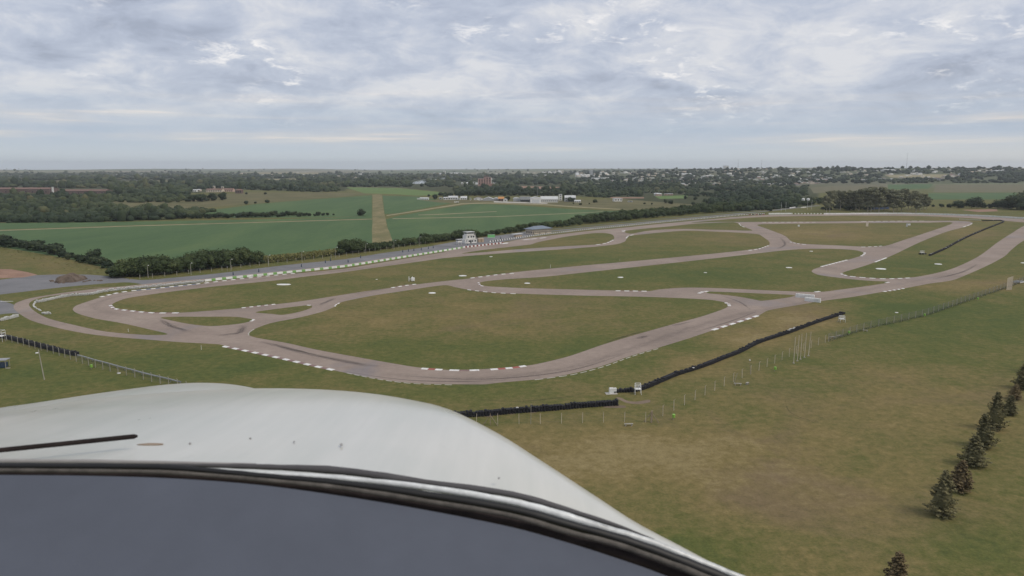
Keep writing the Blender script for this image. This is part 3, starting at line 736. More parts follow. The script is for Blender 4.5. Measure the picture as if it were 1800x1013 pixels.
def torus_np(R0, r0, n=10, m_=4):
    vs = []; fs = []
    for i in range(n):
        a = 2 * math.pi * i / n
        for j in range(m_):
            b_ = 2 * math.pi * (j + .5) / m_
            vs.append(((R0 + r0 * math.cos(b_)) * math.cos(a), (R0 + r0 * math.cos(b_)) * math.sin(a), r0 * 1.0 * math.sin(b_)))
            fs.append((i * m_ + j, ((i + 1) % n) * m_ + j, ((i + 1) % n) * m_ + (j + 1) % m_, i * m_ + (j + 1) % m_))
    return np.array(vs), np.array(fs)


def join_np(name, items, mat, parent=None, smooth_=False, tint=None):
    """items: list of (verts Nx3, faces Mx3|4) arrays joined into one mesh quickly"""
    vo = 0; AV = []; loops = []; sizes = []
    for v_, f_ in items:
        AV.append(v_); loops.append((f_ + vo).ravel()); sizes.append(np.full(len(f_), f_.shape[1])); vo += len(v_)
    AV = np.concatenate(AV); loops = np.concatenate(loops); sizes = np.concatenate(sizes)
    me = bpy.data.meshes.new(name); me.vertices.add(len(AV)); me.vertices.foreach_set('co', AV.astype(np.float32).ravel())
    me.loops.add(len(loops)); me.loops.foreach_set('vertex_index', loops.astype(np.int32))
    me.polygons.add(len(sizes)); st = np.concatenate([[0], np.cumsum(sizes)[:-1]])
    me.polygons.foreach_set('loop_start', st.astype(np.int32)); me.polygons.foreach_set('loop_total', sizes.astype(np.int32))
    if smooth_: me.polygons.foreach_set('use_smooth', [True] * len(sizes))
    me.materials.append(MATS[mat])
    if tint is not None:
        at_ = me.attributes.new('tint', 'FLOAT', 'POINT'); at_.data.foreach_set('value', tint.astype(np.float32))
    me.update(calc_edges=True); me.validate()
    return obj(name, me, parent)


TV, TF = torus_np(0.22, 0.10)
TV2, TF2 = torus_np(0.24, 0.12, 8, 3)


def tyre_wall(label, pts, layers=5, rows=2, mat='tyre_black', far=False, whites=(), pitch=.62, cap=0.0, jit=.05):
    L, at = along(pts); P0, _ = at(0); root = thing('tyre_wall', label, 'tyre wall', P0)
    n = int(L / pitch); dark = []; white = []
    tv, tf = (TV2, TF2) if far else (TV, TF)
    for i in range(n + 1):
        p, hd = at(i * pitch); q = p - P0; nx, ny = -math.sin(hd), math.cos(hd)
        lay = layers + (random.choice((0, 0, 0, -1, 1)) if not far else 0)
        isw = any(a_ <= i / max(1, n) <= b_ for a_, b_ in whites)
        for rw in range(rows):
            for k in range(lay):
                jx, jy = random.uniform(-jit, jit), random.uniform(-jit, jit)
                o_ = (rw - (rows - 1) / 2) * .6
                v_ = tv * np.array([1, 1, 1.05]) + np.array([q.x + nx * o_ + jx, q.y + ny * o_ + jy, .11 + k * .215])
                (white if (isw and k == lay - 1 and rw == rows - 1) or (k == lay - 1 and random.random() < cap) else dark).append((v_, tf))
    if dark: tag(join_np('tyre', dark, mat, root), kind='stuff')
    if white: tag(join_np('white_tyre', white, 'tyre_white', root), kind='stuff')
    return root


# the dark tyres between the white blocks of the long barrier
L, at = along([(861, 426), (921, 417.6), (964, 412), (1025, 405), (1101, 397.6), (1162, 391.4), (1239, 384.4), (1300, 378.8), (1345, 376.4)])
P0 = wr.location; its = []
pit = L / 150
for i in range(150):
    for s_ in (.62, .88):
        p, hd = at((i + s_) * pit); q = p - P0
        for k in range(4): its.append((TV2 * 1.15 + np.array([q.x, q.y, .13 + k * .24]), TF2))
tag(join_np('tyre', its, 'tyre_black', wr), kind='stuff')

tyre_wall('black tyre wall in front of the white aircraft nose with a few white tyres', [(795, 734), (865, 730), (897, 726.5), (967, 721.4), (1022, 716.4), (1085, 711.8)], 5, 2, cap=.03, jit=.09)
tyre_wall('long black tyre wall on the grass outside the sweeping bend from white box to dry verge', [(1081, 689.6), (1114, 688.4), (1133, 683.4), (1158, 673), (1189, 660), (1216.7, 651.4), (1244, 642), (1272, 630.8), (1300, 620), (1333, 603.4), (1387, 585.4), (1433, 568.4), (1483, 551.8)], 4, 2, whites=((.67, .71),), cap=.004)
tyre_wall('dark tyre wall behind the wire fence at the left edge', [(-40, 586), (14, 596), (60, 608), (100, 618), (137, 626)], 5, 2, cap=.0)
tyre_wall('black tyre wall bent like a hook inside the far right infield', [(1634, 450), (1662, 437.6), (1693, 420.6), (1727, 405.6), (1751, 396), (1764, 390.4), (1757, 388.2), (1727, 389)], 4, 2, far=True, pitch=1.0, cap=.03)
tyre_wall('short row of white painted tyres above the infield tyre hook', [(1687, 386.4), (1700, 387), (1725, 388.2)], 4, 1, mat='tyre_white', far=True, pitch=1.1)
tyre_wall('small heap of black tyres left of the infield tyre hook', [(1617, 447.4), (1627, 447)], 3, 3, far=True)
tyre_wall('white painted tyre wall around the outside of the left hairpin', [(62, 532.6), (72, 531.2), (84, 528.6), (103, 524.4), (128, 520.4), (158, 518.6), (166, 517), (180, 514), (221, 509), (282, 503.6), (320, 499.6), (358, 496)], 4, 2, mat='tyre_white', jit=.1)
tyre_wall('thin curl of white tyres hanging down from the hairpin wall', [(61, 534), (59, 538), (63, 542), (72, 547)], 1, 1, mat='tyre_white')
tyre_wall('thick white tyre row reaching in from the left frame edge', [(-60, 571), (0, 564.4), (20, 560), (32, 556.6)], 4, 2, mat='tyre_white')
tyre_wall('white tyre bundle lying at the end of the curl by the narrow loop road', [(76, 552), (84, 552.4), (90, 551.4)], 3, 2, mat='tyre_white', jit=.12)


def lowwall(label, pts, mat='white_paint', h=.9, dp=.45, cat='wall', name='low_wall'):
    L, at = along(pts); P0, _ = at(0); root = thing(name, label, cat, P0); n = max(1, int(L / 6))
    for i in range(n):
        p, hd = at((i + .5) * L / n); q = p - P0
        obj('wall_segment', block_mesh(mat), root, loc=(q.x, q.y, 0), rz=hd, scale=(L / n - .06, dp, h * random.uniform(.95, 1.05)))
    return root


lowwall('low white wall closing the far top side of the circuit, left piece before the gap', [(1351, 377.2), (1375, 376.8), (1393, 376.6)], h=1.4, dp=.6)
lowwall('long low white wall along the far top side of the circuit in front of the gum trees', [(1448, 377), (1490, 376.8), (1560, 376.4), (1620, 377), (1680, 378.8), (1740, 381.4), (1800, 384.8), (1850, 388)], h=1.4, dp=.6)
for i in range(9):
    x = 1398 + i * 5.6
    p = G(x, 376.4); r_ = obj('marker_block', block_mesh('white_paint'), loc=p, rz=.3, scale=(1.6, .8, .8))
    tag(r_, 'small white block in the dotted gap between the two far white walls', 'marker block', 'white blocks in the gap of the far wall')
for i in range(5):
    p = G(1318 + i * 6, 378.2); r_ = obj('marker_block', block_mesh('tyre_black' if i % 2 else 'dark_red_paint'), loc=p, rz=.5, scale=(2.0, .8, .9))
    tag(r_, 'small dark block where the dotted barrier meets the far white wall', 'marker block', 'dark blocks at the end of the dotted barrier')
lowwall('low white wall by the service road left of the far goalposts', [(1388, 366.4), (1398, 365.2)], h=1.2)
lowwall('low white wall between the two far sets of goalposts', [(1408, 365.8), (1417, 365.4)], h=1.2)

# flat white slabs on the grass
slabs = [(498, 500.5, 26, 2.6, 'longest flat white slab on the grass left of the circuit by the main straight'), (813, 485.2, 15, 2.0, 'flat white slab above the left tip of the central infield island'), (927, 498.4, 11, 2.4, 'flat white slab inside the left point of the central island'),
         (760, 515.4, 14, 3.2, 'flat white slab at the upper edge of the big front infield'), (1091, 488, 11, 1.6, 'faint white slab in the middle of the central island'), (1240, 479.6, 5, 1.4, 'tiny white slab at the centre of the central island'), (1387, 470.8, 11, 1.8, 'flat white slab in the right part of the central island'),
         (1549, 473, 16, 3.6, 'largest bright white slab on the infield below the diagonal straight'), (1649, 464.6, 12, 2.8, 'bright white slab on the infield left of the outer right bend'), (1426, 442, 6, 1.8, 'small white slab near the top edge of the central island'),
         (863, 451.6, 6, 1.4, 'thin white slab on the grass below the connecting road'), (662, 491.6, 3.5, 1.4, 'very small white slab left of the white marshal frame'), (1800, 462.6, 10, 2.6, 'white slab cut by the right frame edge above the wire fence'),
         (65, 621, 5, 1.6, 'small white slab beside the leaning wooden pole'), (209, 656.6, 6, 2.0, 'small pale slab on the grass near the left fence rail'), (1576, 550, 5, 1.4, 'small pale slab just below the right part of the wire fence')]
for x, y, wp, hp, lb in slabs:
    p = G(x, y); s_ = p.length / F; s_ = math.hypot(p.length, CAMH) / F
    b_ = MB(); n = 9
    W_ = wp * s_; D_ = hp * s_ * p.length / CAMH * .9; D_ = min(D_, W_ * .9)
    ring = [(W_ / 2 * math.cos(2 * math.pi * k / n) * random.uniform(.82, 1.1), D_ / 2 * math.sin(2 * math.pi * k / n) * random.uniform(.8, 1.1)) for k in range(n)]
    b_.add([(a_, c_, 0) for a_, c_ in ring] + [(a_ * .93, c_ * .93, .16) for a_, c_ in ring], [(k, (k + 1) % n, n + (k + 1) % n, n + k) for k in range(n)] + [tuple(range(n, 2 * n))])
    o = b_.build('white_slab', 'white_paint'); o.location = p; tag(o, lb, 'slab')
for x, y in ((1221/1, 0),): pass
for x, y, lb in ((925, 421.4, 'left'), (938, 420, 'middle'), (954, 418.4, 'right')):
    o = obj('track_marker', block_mesh('white_paint'), loc=G(x, y, .012), rz=.9, scale=(7, 1.6, .08)); tag(o, f'flat white strip on the edge of the straight before the pavilion, {lb} one of three', 'track marker')
o = obj('track_marker', block_mesh('white_paint'), loc=G(887, 428.2, .012), rz=.9, scale=(6, 1.6, .3)); tag(o, 'white wedge at the right end of the white and red barrier', 'track marker')

# ------------------------------------------------------------ fences
post_v = {}


def post_mesh(h, mat, r=.06, arm=0.0):
    k_ = (h, mat, r, arm)
    if k_ not in post_v:
        b_ = MB(); b_.box(0, 0, 0, 2 * r, 2 * r, h)
        if arm: b_.tube([(0, 0, h - .02), (0, -arm, h + arm * .8)], r * .7, 4)
        post_v[k_] = b_.mesh('post', mat)
    return post_v[k_]


def fence(label, pts, spacing, h, mat='concrete', wires=(.4, .9, 1.4, 1.9), wr_=.012, arm=0.0, r=.06, vert=0.0, wmat='wire_dark', lean=.03, name='wire_fence'):
    L, at = along(pts); P0, _ = at(0); root = thing(name, label, 'fence', P0); n = int(L / spacing)
    wb = MB(); pv = None
    for i in range(n + 1):
        p, hd = at(i * spacing); q = p - P0
        o = obj('post', post_mesh(h, mat, r, arm), root, loc=(q.x, q.y, 0), rz=hd); o.rotation_euler = (random.uniform(-lean, lean), random.uniform(-lean, lean), hd)
        if pv is not None:
            for z in wires:
                a_ = Vector((pv.x, pv.y, z)); c_ = Vector((q.x, q.y, z)); wb.tube([a_, c_], wr_, 3, cap=False)
            if vert:
                k = int(spacing / vert)
                for m_ in range(1, k):
                    a_ = pv.lerp(q, m_ / k); wb.tube([(a_.x, a_.y, .05), (a_.x, a_.y, h - .1)], wr_, 3, cap=False)
        pv = q
    o = wb.build('wire_mesh', wmat, root); tag(o, kind='stuff')
    return root


fence('wire fence on pale angled posts below the tyre walls and around the corner', [(800, 747), (862, 746), (933, 745.6), (1002, 744), (1072, 742.6), (1143, 742.6)], 4.2, 2.1, arm=.28, wr_=.006, mat='plaster_cream', r=.04)
fence('wire fence of pale angled posts climbing right from the braced corner post', [(1146, 742), (1162, 733), (1195, 716.4), (1226, 701.4), (1268, 681.6), (1300, 667), (1342, 648), (1400, 622), (1455, 601)], 4.6, 2.2, arm=.28, wr_=.006, mat='plaster_cream', r=.04)
fence('dark chain link fence running right to the frame edge past the pale slatted reflection', [(1456, 600.6), (1520, 580), (1560, 570.6), (1630, 554), (1700, 530), (1762, 509), (1800, 495), (1900, 462)], 4.6, 2.3, wires=tuple(np.arange(.2, 2.3, .26)), wr_=.016, vert=.6, arm=.2, mat='concrete')
fence('wire fence on thin posts in front of the dark tyre wall at the left', [(-60, 592), (14, 601), (60, 613), (100, 624), (150, 641), (200, 655), (250, 667), (330, 688)], 3.4, 2.2, arm=.2, vert=.6, wires=(.3, .7, 1.1, 1.5, 1.9), wr_=.010)
fence('wire fence with pale posts between pit lane verge and the dark hedgerow', [(246, 491), (308, 484.6), (385, 476.6), (450, 468), (533, 458.6), (605, 451), (667, 440.6), (737, 431), (802, 420), (857, 412.4), (930, 403.4), (975, 398.6)], 5.5, 2.0, wr_=.01, arm=.2, mat='concrete', r=.08)
# rail in front of left fence
L, at = along([(137, 628.4), (175, 639), (215, 650), (260, 662), (318, 676)])
P0, _ = at(0); root = thing('guard_rail', 'pale tube rail on short legs continuing from the left tyre wall toward the aircraft nose', 'guard rail', P0)
pp = [at(L * i / 24)[0] - P0 for i in range(25)]
b_ = MB(); b_.tube([(q.x, q.y, .62 + .03 * math.sin(i)) for i, q in enumerate(pp)], .20, 8); b_.build('rail', 'galvanised', root, True)
for i in range(0, 25, 2): obj('leg', post_mesh(.6, 'galvanised', .06), root, loc=(pp[i].x, pp[i].y, 0))
# rail of the service road
lowwall('grey guard rail along the service road above the dotted barrier', [(960, 404.6), (1000, 400.6), (1100, 391.4), (1200, 382), (1300, 372.8), (1345, 368.8), (1392, 363.6)], mat='seal_dark', h=.4, dp=.12, cat='guard rail', name='guard_rail')


# ------------------------------------------------------------ lamps, poles, posts
def lamp_post():
    t_ = thing('lamp_post', 'x', 'lamp post', (0, 0, 0), group='lamp posts behind the pit lane')
    b_ = MB(); b_.tube([(0, 0, 0), (0, 0, 5.6)], [.13, .08], 8); b_.build('pole', 'concrete', t_)
    b_ = MB(); b_.tube([(0, 0, 5.5), (.35, -.3, 5.75), (.75, -.6, 5.8)], .05, 6); b_.build('arm', 'galvanised', t_)
    b_ = MB(); b_.lathe([(.05, -.12), (.24, -.05), (.27, .06), (.1, .18)], 8, (.9, -.72, 5.78)); b_.build('lamp_head', 'white_paint', t_)
    return t_


lp = lamp_post(); lps = [(260.5, 488.6), (336, 484), (406, 476.4), (472, 468.4), (531, 461), (590, 453), (643, 446), (692.6, 439), (737, 432.6)]
ords = ['leftmost', 'second', 'third', 'fourth', 'fifth', 'sixth', 'seventh', 'eighth', 'ninth']
for i, (x, y) in enumerate(lps):
    o = lp if i == 0 else dup(lp, (0, 0, 0)); o.location = G(x, y); o.rotation_euler = (0, 0, .1 * i)
    o['label'] = f'pale lamp post behind the pit lane, {ords[i]} from the left' if i else 'pale lamp post behind the pit lane, the leftmost of the row'
for i, (x, y) in enumerate([(455, 478.6), (530, 469.6), (410, 484), (572, 462.6), (581, 459), (612, 461.6), (708, 443.8), (718, 442.4), (727.6, 441.4), (740.6, 440), (753, 438), (761.6, 436.6), (634, 454), (822, 433), (880, 420.4)]):
    b_ = MB(); b_.lathe([(.22, 0), (.26, .35), (.2, .9), (.28, 1.05), (.12, 1.35), (.16, 1.5), (.02, 1.7)], 7)
    o = b_.build('bollard', 'navy_paint'); o.location = G(x, y); tag(o, 'short dark bollard standing on the grey pit lane beside the barrier', 'bollard', 'dark bollards on the pit lane')
for i, (xb, yb, xt, yt) in enumerate([(1395, 639, 1395.5, 593), (1401.6, 635, 1402, 590), (1407, 632, 1407, 588), (1414, 629, 1415, 586), (1421, 626, 1423, 584)]):
    p = G(xb, yb); d_ = p.y * CP + CAMH * SP; hgt_ = (yb - yt) / F * d_ / CP * 1.02
    t_ = thing('flagpole', f'bare cream flagpole on the grass, {["leftmost", "second", "third", "fourth", "rightmost"][i]} of the five', 'flagpole', p, group='five flagpoles')
    b_ = MB(); b_.tube([(0, 0, .15), ((xt - xb) / F * d_, 0, hgt_)], [.085, .06], 8); b_.build('pole', 'plaster_cream', t_)
    b_ = MB(); b_.box(0, 0, 0, .45, .45, .18); b_.build('base', 'concrete', t_)
for x0, x1, yb, hh, lb in ((1373, 1381, 372, 10.5, 'left set of thin white goalposts beyond the far straight'), (1419, 1426.5, 368.4, 11.5, 'right set of thin white goalposts beside the gum trees')):
    a_, c_ = G(x0, yb), G(x1, yb); t_ = thing('goalposts', lb, 'goalposts', a_); q = c_ - a_
    for v_ in (Vector((0, 0, 0)), q):
        b_ = MB(); b_.tube([(v_.x, v_.y, 0), (v_.x, v_.y, hh)], .12, 6); b_.build('upright', 'white_paint', t_)
    b_ = MB(); b_.tube([(0, 0, 3), (q.x, q.y, 3)], .09, 6); b_.build('crossbar', 'white_paint', t_)


def pole(label, xb, yb, xt, yt, r, mat='wood_grey', cat='pole', knob=None, name='pole'):
    p = G(xb, yb); d_ = p.y * CP + CAMH * SP; h_ = (yb - yt) / F * d_ / CP
    t_ = thing(name, label, cat, p)
    b_ = MB(); b_.tube([(0, 0, 0), ((xt - xb) / F * d_, 0, h_)], [r, r * .75], 7); b_.build('shaft', mat, t_)
    if knob:
        b_ = MB(); b_.lathe([(.02, -.16), (.2, -.08), (.22, .05), (.05, .2)], 8, ((xt - xb) / F * d_, 0, h_)); b_.build('lamp_head', knob, t_)
    return t_


pole('tall grey wooden pole leaning on the grass at the left', 78, 668, 73, 614, .12, 'concrete')
pole('thin post with white lamp head behind the wire fence near the bench', 1319, 658, 1316.7, 633, .05, 'wood_grey', 'lamp post', 'tyre_white', 'lamp_post')
pole('leaning pale strut beside the pair of benches', 1290, 675, 1295, 656, .06, 'concrete')
pole('taller thin grey pole standing by the front wire fence', 933, 746, 933.5, 709, .05, 'concrete')
pole('small white marker post on the upper infield grass', 967.5, 471, 967.5, 465.5, .09, 'white_paint', 'marker post', name='marker_post')
pole('small white marker post inside the left crescent of grass', 225.6, 583.6, 225.6, 578, .06, 'white_paint', 'marker post', name='marker_post')
pole('thin white marker post below the narrow loop road', 354, 615, 354, 607, .05, 'white_paint', 'marker post', name='marker_post')
pole('faint grey marker post far along the upper infield', 1089.5, 459, 1089.5, 455, .09, 'concrete', 'marker post', name='marker_post')
# white posts where pit lane starts
pole('short white lamp on a post beside the third lamp post', 400, 478, 400, 470, .05, 'concrete', 'lamp post', 'tyre_white', 'lamp_post')

# braced corner posts
for x, y, lb, thick in ((862, 748, 'thin braced corner post with two splayed struts beside the aircraft nose', .06), (1145, 743, 'thick braced corner post with two splayed struts at the bend of the fence', .15)):
    t_ = thing('corner_post', lb, 'fence post', G(x, y))
    b_ = MB(); b_.box(0, 0, 0, thick * 2, thick * 2, 2.4); b_.build('upright', 'wood_grey', t_)
    for s_ in (-1, 1):
        b_ = MB(); b_.tube([(0, 0, 2.1), (1.45 * s_, .35 * (1 if s_ < 0 else -.6), 0)], .06, 6); b_.build('strut', 'wood_grey', t_)


def bench(x, y, rz, lb, sc=1.0):
    t_ = thing('bench', lb, 'bench', G(x, y), rz)
    b_ = MB(); b_.box(0, 0, .40, 1.75 * sc, .42, .09); b_.build('seat', 'concrete', t_)
    for s_ in (-.6, .6):
        b_ = MB(); b_.box(s_ * sc, 0, 0, .2, .36, .40); b_.build('leg', 'concrete', t_)


bench(1105, 749, .05, 'pale concrete bench on the grass left of the thick corner post')
bench(1297, 677.4, -.15, 'pale concrete bench beside the leaning strut')
bench(1313.6, 676, .8, 'smaller turned bench right of the leaning strut', .6)
bench(1463, 594.6, .3, 'pale bench near the far end of the flagpoles', 1.0)
bench(1475, 592, .3, 'faint bench just right of another by the chain link fence', 1.0)
bench(1521, 583, -.4, 'small pale bench under the chain link fence right of the green bin', .8)


def bin_(x, y, lb):
    t_ = thing('litter_bin', lb, 'litter bin', G(x, y))
    b_ = MB(); b_.lathe([(.26, .45), (.30, .5), (.32, 1.1), (.28, 1.15)], 10); b_.build('bin_body', 'bin_green', t_)
    b_ = MB(); b_.tube([(-.1, 0, 0), (-.1, 0, .46)], .06, 6); b_.build('post', 'concrete', t_)


bin_(1184, 738, 'bright green litter bin on the grass right of the thick corner post')
bin_(1362.4, 653, 'bright green litter bin below the flagpoles')
bin_(1492, 588.6, 'bright green litter bin by the start of the chain link fence')
bin_(1625, 557.6, 'bright green litter bin midway along the chain link fence')
bin_(1718.6, 528.6, 'bright green litter bin near the pale slatted reflection')
bin_(161, 649, 'small yellow green litter bin below the left tyre wall')


# ------------------------------------------------------------ marshal stands and small structures
def stand(x, y, w_, h_, lb, back=True):
    t_ = thing('marshal_stand', lb, 'marshal stand', G(x, y))
    ph = h_ * .48
    for sx in (-1, 1):
        for sy in (-1, 1):
            b_ = MB(); b_.tube([(sx * w_ * .56, sy * w_ * .5, 0), (sx * w_ * .46, sy * w_ * .42, h_)], .05, 6); b_.build('leg', 'white_paint', t_)
    b_ = MB(); b_.box(0, 0, ph, w_ * 1.05, w_ * .95, .14); b_.build('platform', 'white_paint', t_)
    for z in (h_ * .74, h_ - .05):
        b_ = MB(); b_.box(0, -w_ * .43, z, w_ * .95, .06, .09); b_.box(0, w_ * .43, z, w_ * .95, .06, .09)
        b_.box(-w_ * .47, 0, z, .06, w_ * .8, .09); b_.box(w_ * .47, 0, z, .06, w_ * .8, .09); b_.build('handrail', 'white_paint', t_)
    b_ = MB(); b_.box(0, -w_ * .43, ph + .14, .06, .06, h_ - ph - .14); b_.build('rail_post', 'white_paint', t_)


stand(1121, 693, 1.25, 2.4, 'white raised marshal stand in front of the long tyre wall near its left end')
stand(1479.5, 566.4, 1.5, 2.1, 'white marshal stand below the right end of the long tyre wall')
stand(2, 600, 1.9, 3.2, 'white framed stand at the left frame edge by the fence')
stand(1621, 447.6, 1.8, 2.2, 'pale small stand beside the tyre heap on the right infield')

t_ = thing('goal_shape', 'white H shaped frame with a white board beside it on the upper infield grass', 'frame', G(719, 494.6))
for x in (0, 1.5):
    b_ = MB(); b_.box(x, 0, 0, .28, .28, 2.1); b_.build('upright', 'white_paint', t_)
b_ = MB(); b_.box(.75, 0, .9, 1.24, .24, .28); b_.build('crossbar', 'white_paint', t_)
t_ = thing('white_cabinet', 'white box shaped cabinet right of the H frame on the infield', 'cabinet', G(725.8, 494.6), .3)
b_ = MB(); b_.box(0, 0, .25, 1.5, 1.3, 1.35); b_.build('body', 'white_paint', t_)
for s_ in (-.55, .55):
    b_ = MB(); b_.box(s_, 0, 0, .2, 1.1, .25); b_.build('leg', 'concrete', t_)

t_ = thing('white_box_stack', 'white block with side box at the left end of the long tyre wall', 'block', G(1074.5, 692), .1)
b_ = MB(); b_.box(0, 0, 0, 2.6, 1.6, .08); b_.build('slab', 'pale_concrete', t_)
b_ = MB(); b_.box(.0, 0, .08, .95, .8, 1.15); b_.box(.02, 0, 1.23, .8, .6, .10); b_.build('body', 'white_paint', t_)
b_ = MB(); b_.box(.83, .1, .5, .68, .6, .72); b_.build('side_box', 'white_paint', t_)

for i, (x, y, lb) in enumerate(((1404, 399.4, 'white'), (1524, 399, 'pale'), (1594, 399.6, 'grey'), (1598, 397.4, 'bright'))):
    lbs = ['tiny white marker board at the top of the upper right infield, leftmost', 'pale windscreen reflection built as an upright board amid the upper right infield edge', 'greyish upright marker board at the right of the upper infield edge', 'bright white small marker box right of the greyish board']
    t_ = thing('marker_board', lbs[i], 'marker board', G(x, y))  # the second is a reflection in the windscreen, built as a solid board
    hh = [1.9, 3.8, 3.2, 2.0][i]; ww = [1.6, 1.9, 1.4, 2.0][i]
    b_ = MB(); b_.box(0, 0, .5, ww, .2, hh - .5); b_.build('board', ['white_paint', 'plaster_cream', 'plaster_grey', 'white_paint'][i], t_)
    for s_ in (-.4, .4):
        b_ = MB(); b_.box(s_ * ww, 0, 0, .12, .12, .5); b_.build('leg', 'concrete', t_)

# plastic barriers across the track
for j, (x0, y0, x1, y1, n, lb) in enumerate(((1400, 522.6, 1430, 525.2, 12, 'upper row of upright white drums across the track'), (1416, 529.2, 1441, 532, 10, 'lower row of upright white drums across the track'))):
    a_, c_ = G(x0, y0), G(x1, y1)
    for i in range(n):
        p = a_.lerp(c_, i / (n - 1)); t_ = thing('white_drum', f'white upright drum in the {"upper" if j == 0 else "lower"} row standing across the track', 'drum', p, group=lb)
        if i == 0 and j == 0:
            b_ = MB(); b_.lathe([(.40, 0), (.42, .1), (.37, .2), (.37, .65), (.41, .74), (.37, .85), (.36, 1.3), (.27, 1.45)], 9); dm = b_.mesh('drum_body', 'white_paint')
            b_ = MB(); b_.lathe([(.20, 1.45), (.16, 1.55)], 8); dl = b_.mesh('cap', 'white_paint')
        obj('drum_body', dm, t_); obj('cap', dl, t_)

# windscreen reflection of the flagpoles, built as solid pale slats at right fence
t_ = thing('reflection_slats', 'windscreen reflection of the flagpoles built as tall pale slats at the right fence', 'windscreen reflection', G(1769.5, 510), .25)
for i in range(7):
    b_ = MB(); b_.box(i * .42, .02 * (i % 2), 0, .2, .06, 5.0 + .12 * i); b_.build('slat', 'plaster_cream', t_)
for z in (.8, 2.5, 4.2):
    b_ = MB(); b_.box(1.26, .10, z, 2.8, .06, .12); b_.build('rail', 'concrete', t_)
# grey machinery like pile right edge
t_ = thing('scrap_pile', 'pile of grey pipes and white scrap beside the fence at the right frame edge', 'scrap pile', G(1793, 497), .5)
for i in range(9):
    b_ = MB(); b_.tube([(-2.5 + random.uniform(-1, 1), -1 + i * .35, .2 + .14 * (i % 3)), (3 + random.uniform(-1, 1), -.8 + i * .35, .25 + .16 * (i % 3))], .14, 7); b_.build('pipe', 'galvanised' if i % 3 else 'white_paint', t_)

# shelter at left edge
t_ = thing('open_shelter', 'small shelter with grey roof and dark blue sides cut by the left frame edge', 'shelter', G(4, 646), .15)
b_ = MB(); b_.box(0, 0, 2.0, 3.0, 2.4, .12); b_.build('roof', 'roof_grey', t_)
for sx in (-1.3, 1.3):
    for sy in (-1, 1):
        b_ = MB(); b_.box(sx, sy, 0, .1, .1, 2.0); b_.build('post', 'concrete', t_)
b_ = MB(); b_.box(-.1, -.0, .1, 2.3, 1.7, 1.15); b_.build('counter', 'navy_paint', t_)
b_ = MB(); b_.box(1.9, -1.2, 0, 1.0, .5, .12); b_.build('step', 'concrete', t_)

# earth mound
bm = bmesh.new(); bmesh.ops.create_icosphere(bm, subdivisions=4, radius=1.0)
for v_ in bm.verts:
    n_ = 1 + .16 * math.sin(v_.co.x * 5 + 1) * math.cos(v_.co.y * 4) + random.uniform(-.035, .035)
    v_.co = Vector((v_.co.x * 5.3 * n_, v_.co.y * 6.5 * n_, max(-.2, v_.co.z) * 3.1 * n_ * (1 - .25 * max(0, v_.co.x))))
me = bpy.data.meshes.new('earth_mound'); bm.to_mesh(me); bm.free(); me.materials.append(MATS['earth_heap'])
o = obj('earth_mound', me, loc=G(125, 493.4)); tag(o, 'large brown heap of earth on the grey car park at the left', 'earth heap')
rocks = []
for i, (x, y) in enumerate([(92, 495), (98, 497), (104, 498.2), (112, 498), (148, 496), (153, 494.6), (158, 493.6), (166, 493.4), (172, 494), (178, 494), (88, 493.6)]):
    bm = bmesh.new(); bmesh.ops.create_icosphere(bm, subdivisions=2, radius=random.uniform(.5, 1.1))
    for v_ in bm.verts: v_.co *= random.uniform(.75, 1.2); v_.co.z = max(-.1, v_.co.z * .7)
    me = bpy.data.meshes.new('clod'); bm.to_mesh(me); bm.free(); me.materials.append(MATS['earth_heap'])
    tag(obj('earth_clod', me, loc=G(x, y), rz=i), 'lump of brown earth lying around the foot of the big heap', 'earth lump', 'earth lumps around the heap')
o = obj('white_strip', block_mesh('white_paint'), loc=G(12, 530, .01), rz=.1, scale=(4.5, .35, .06)); tag(o, 'thin white painted strip on the grass beside the left loop road', 'strip')


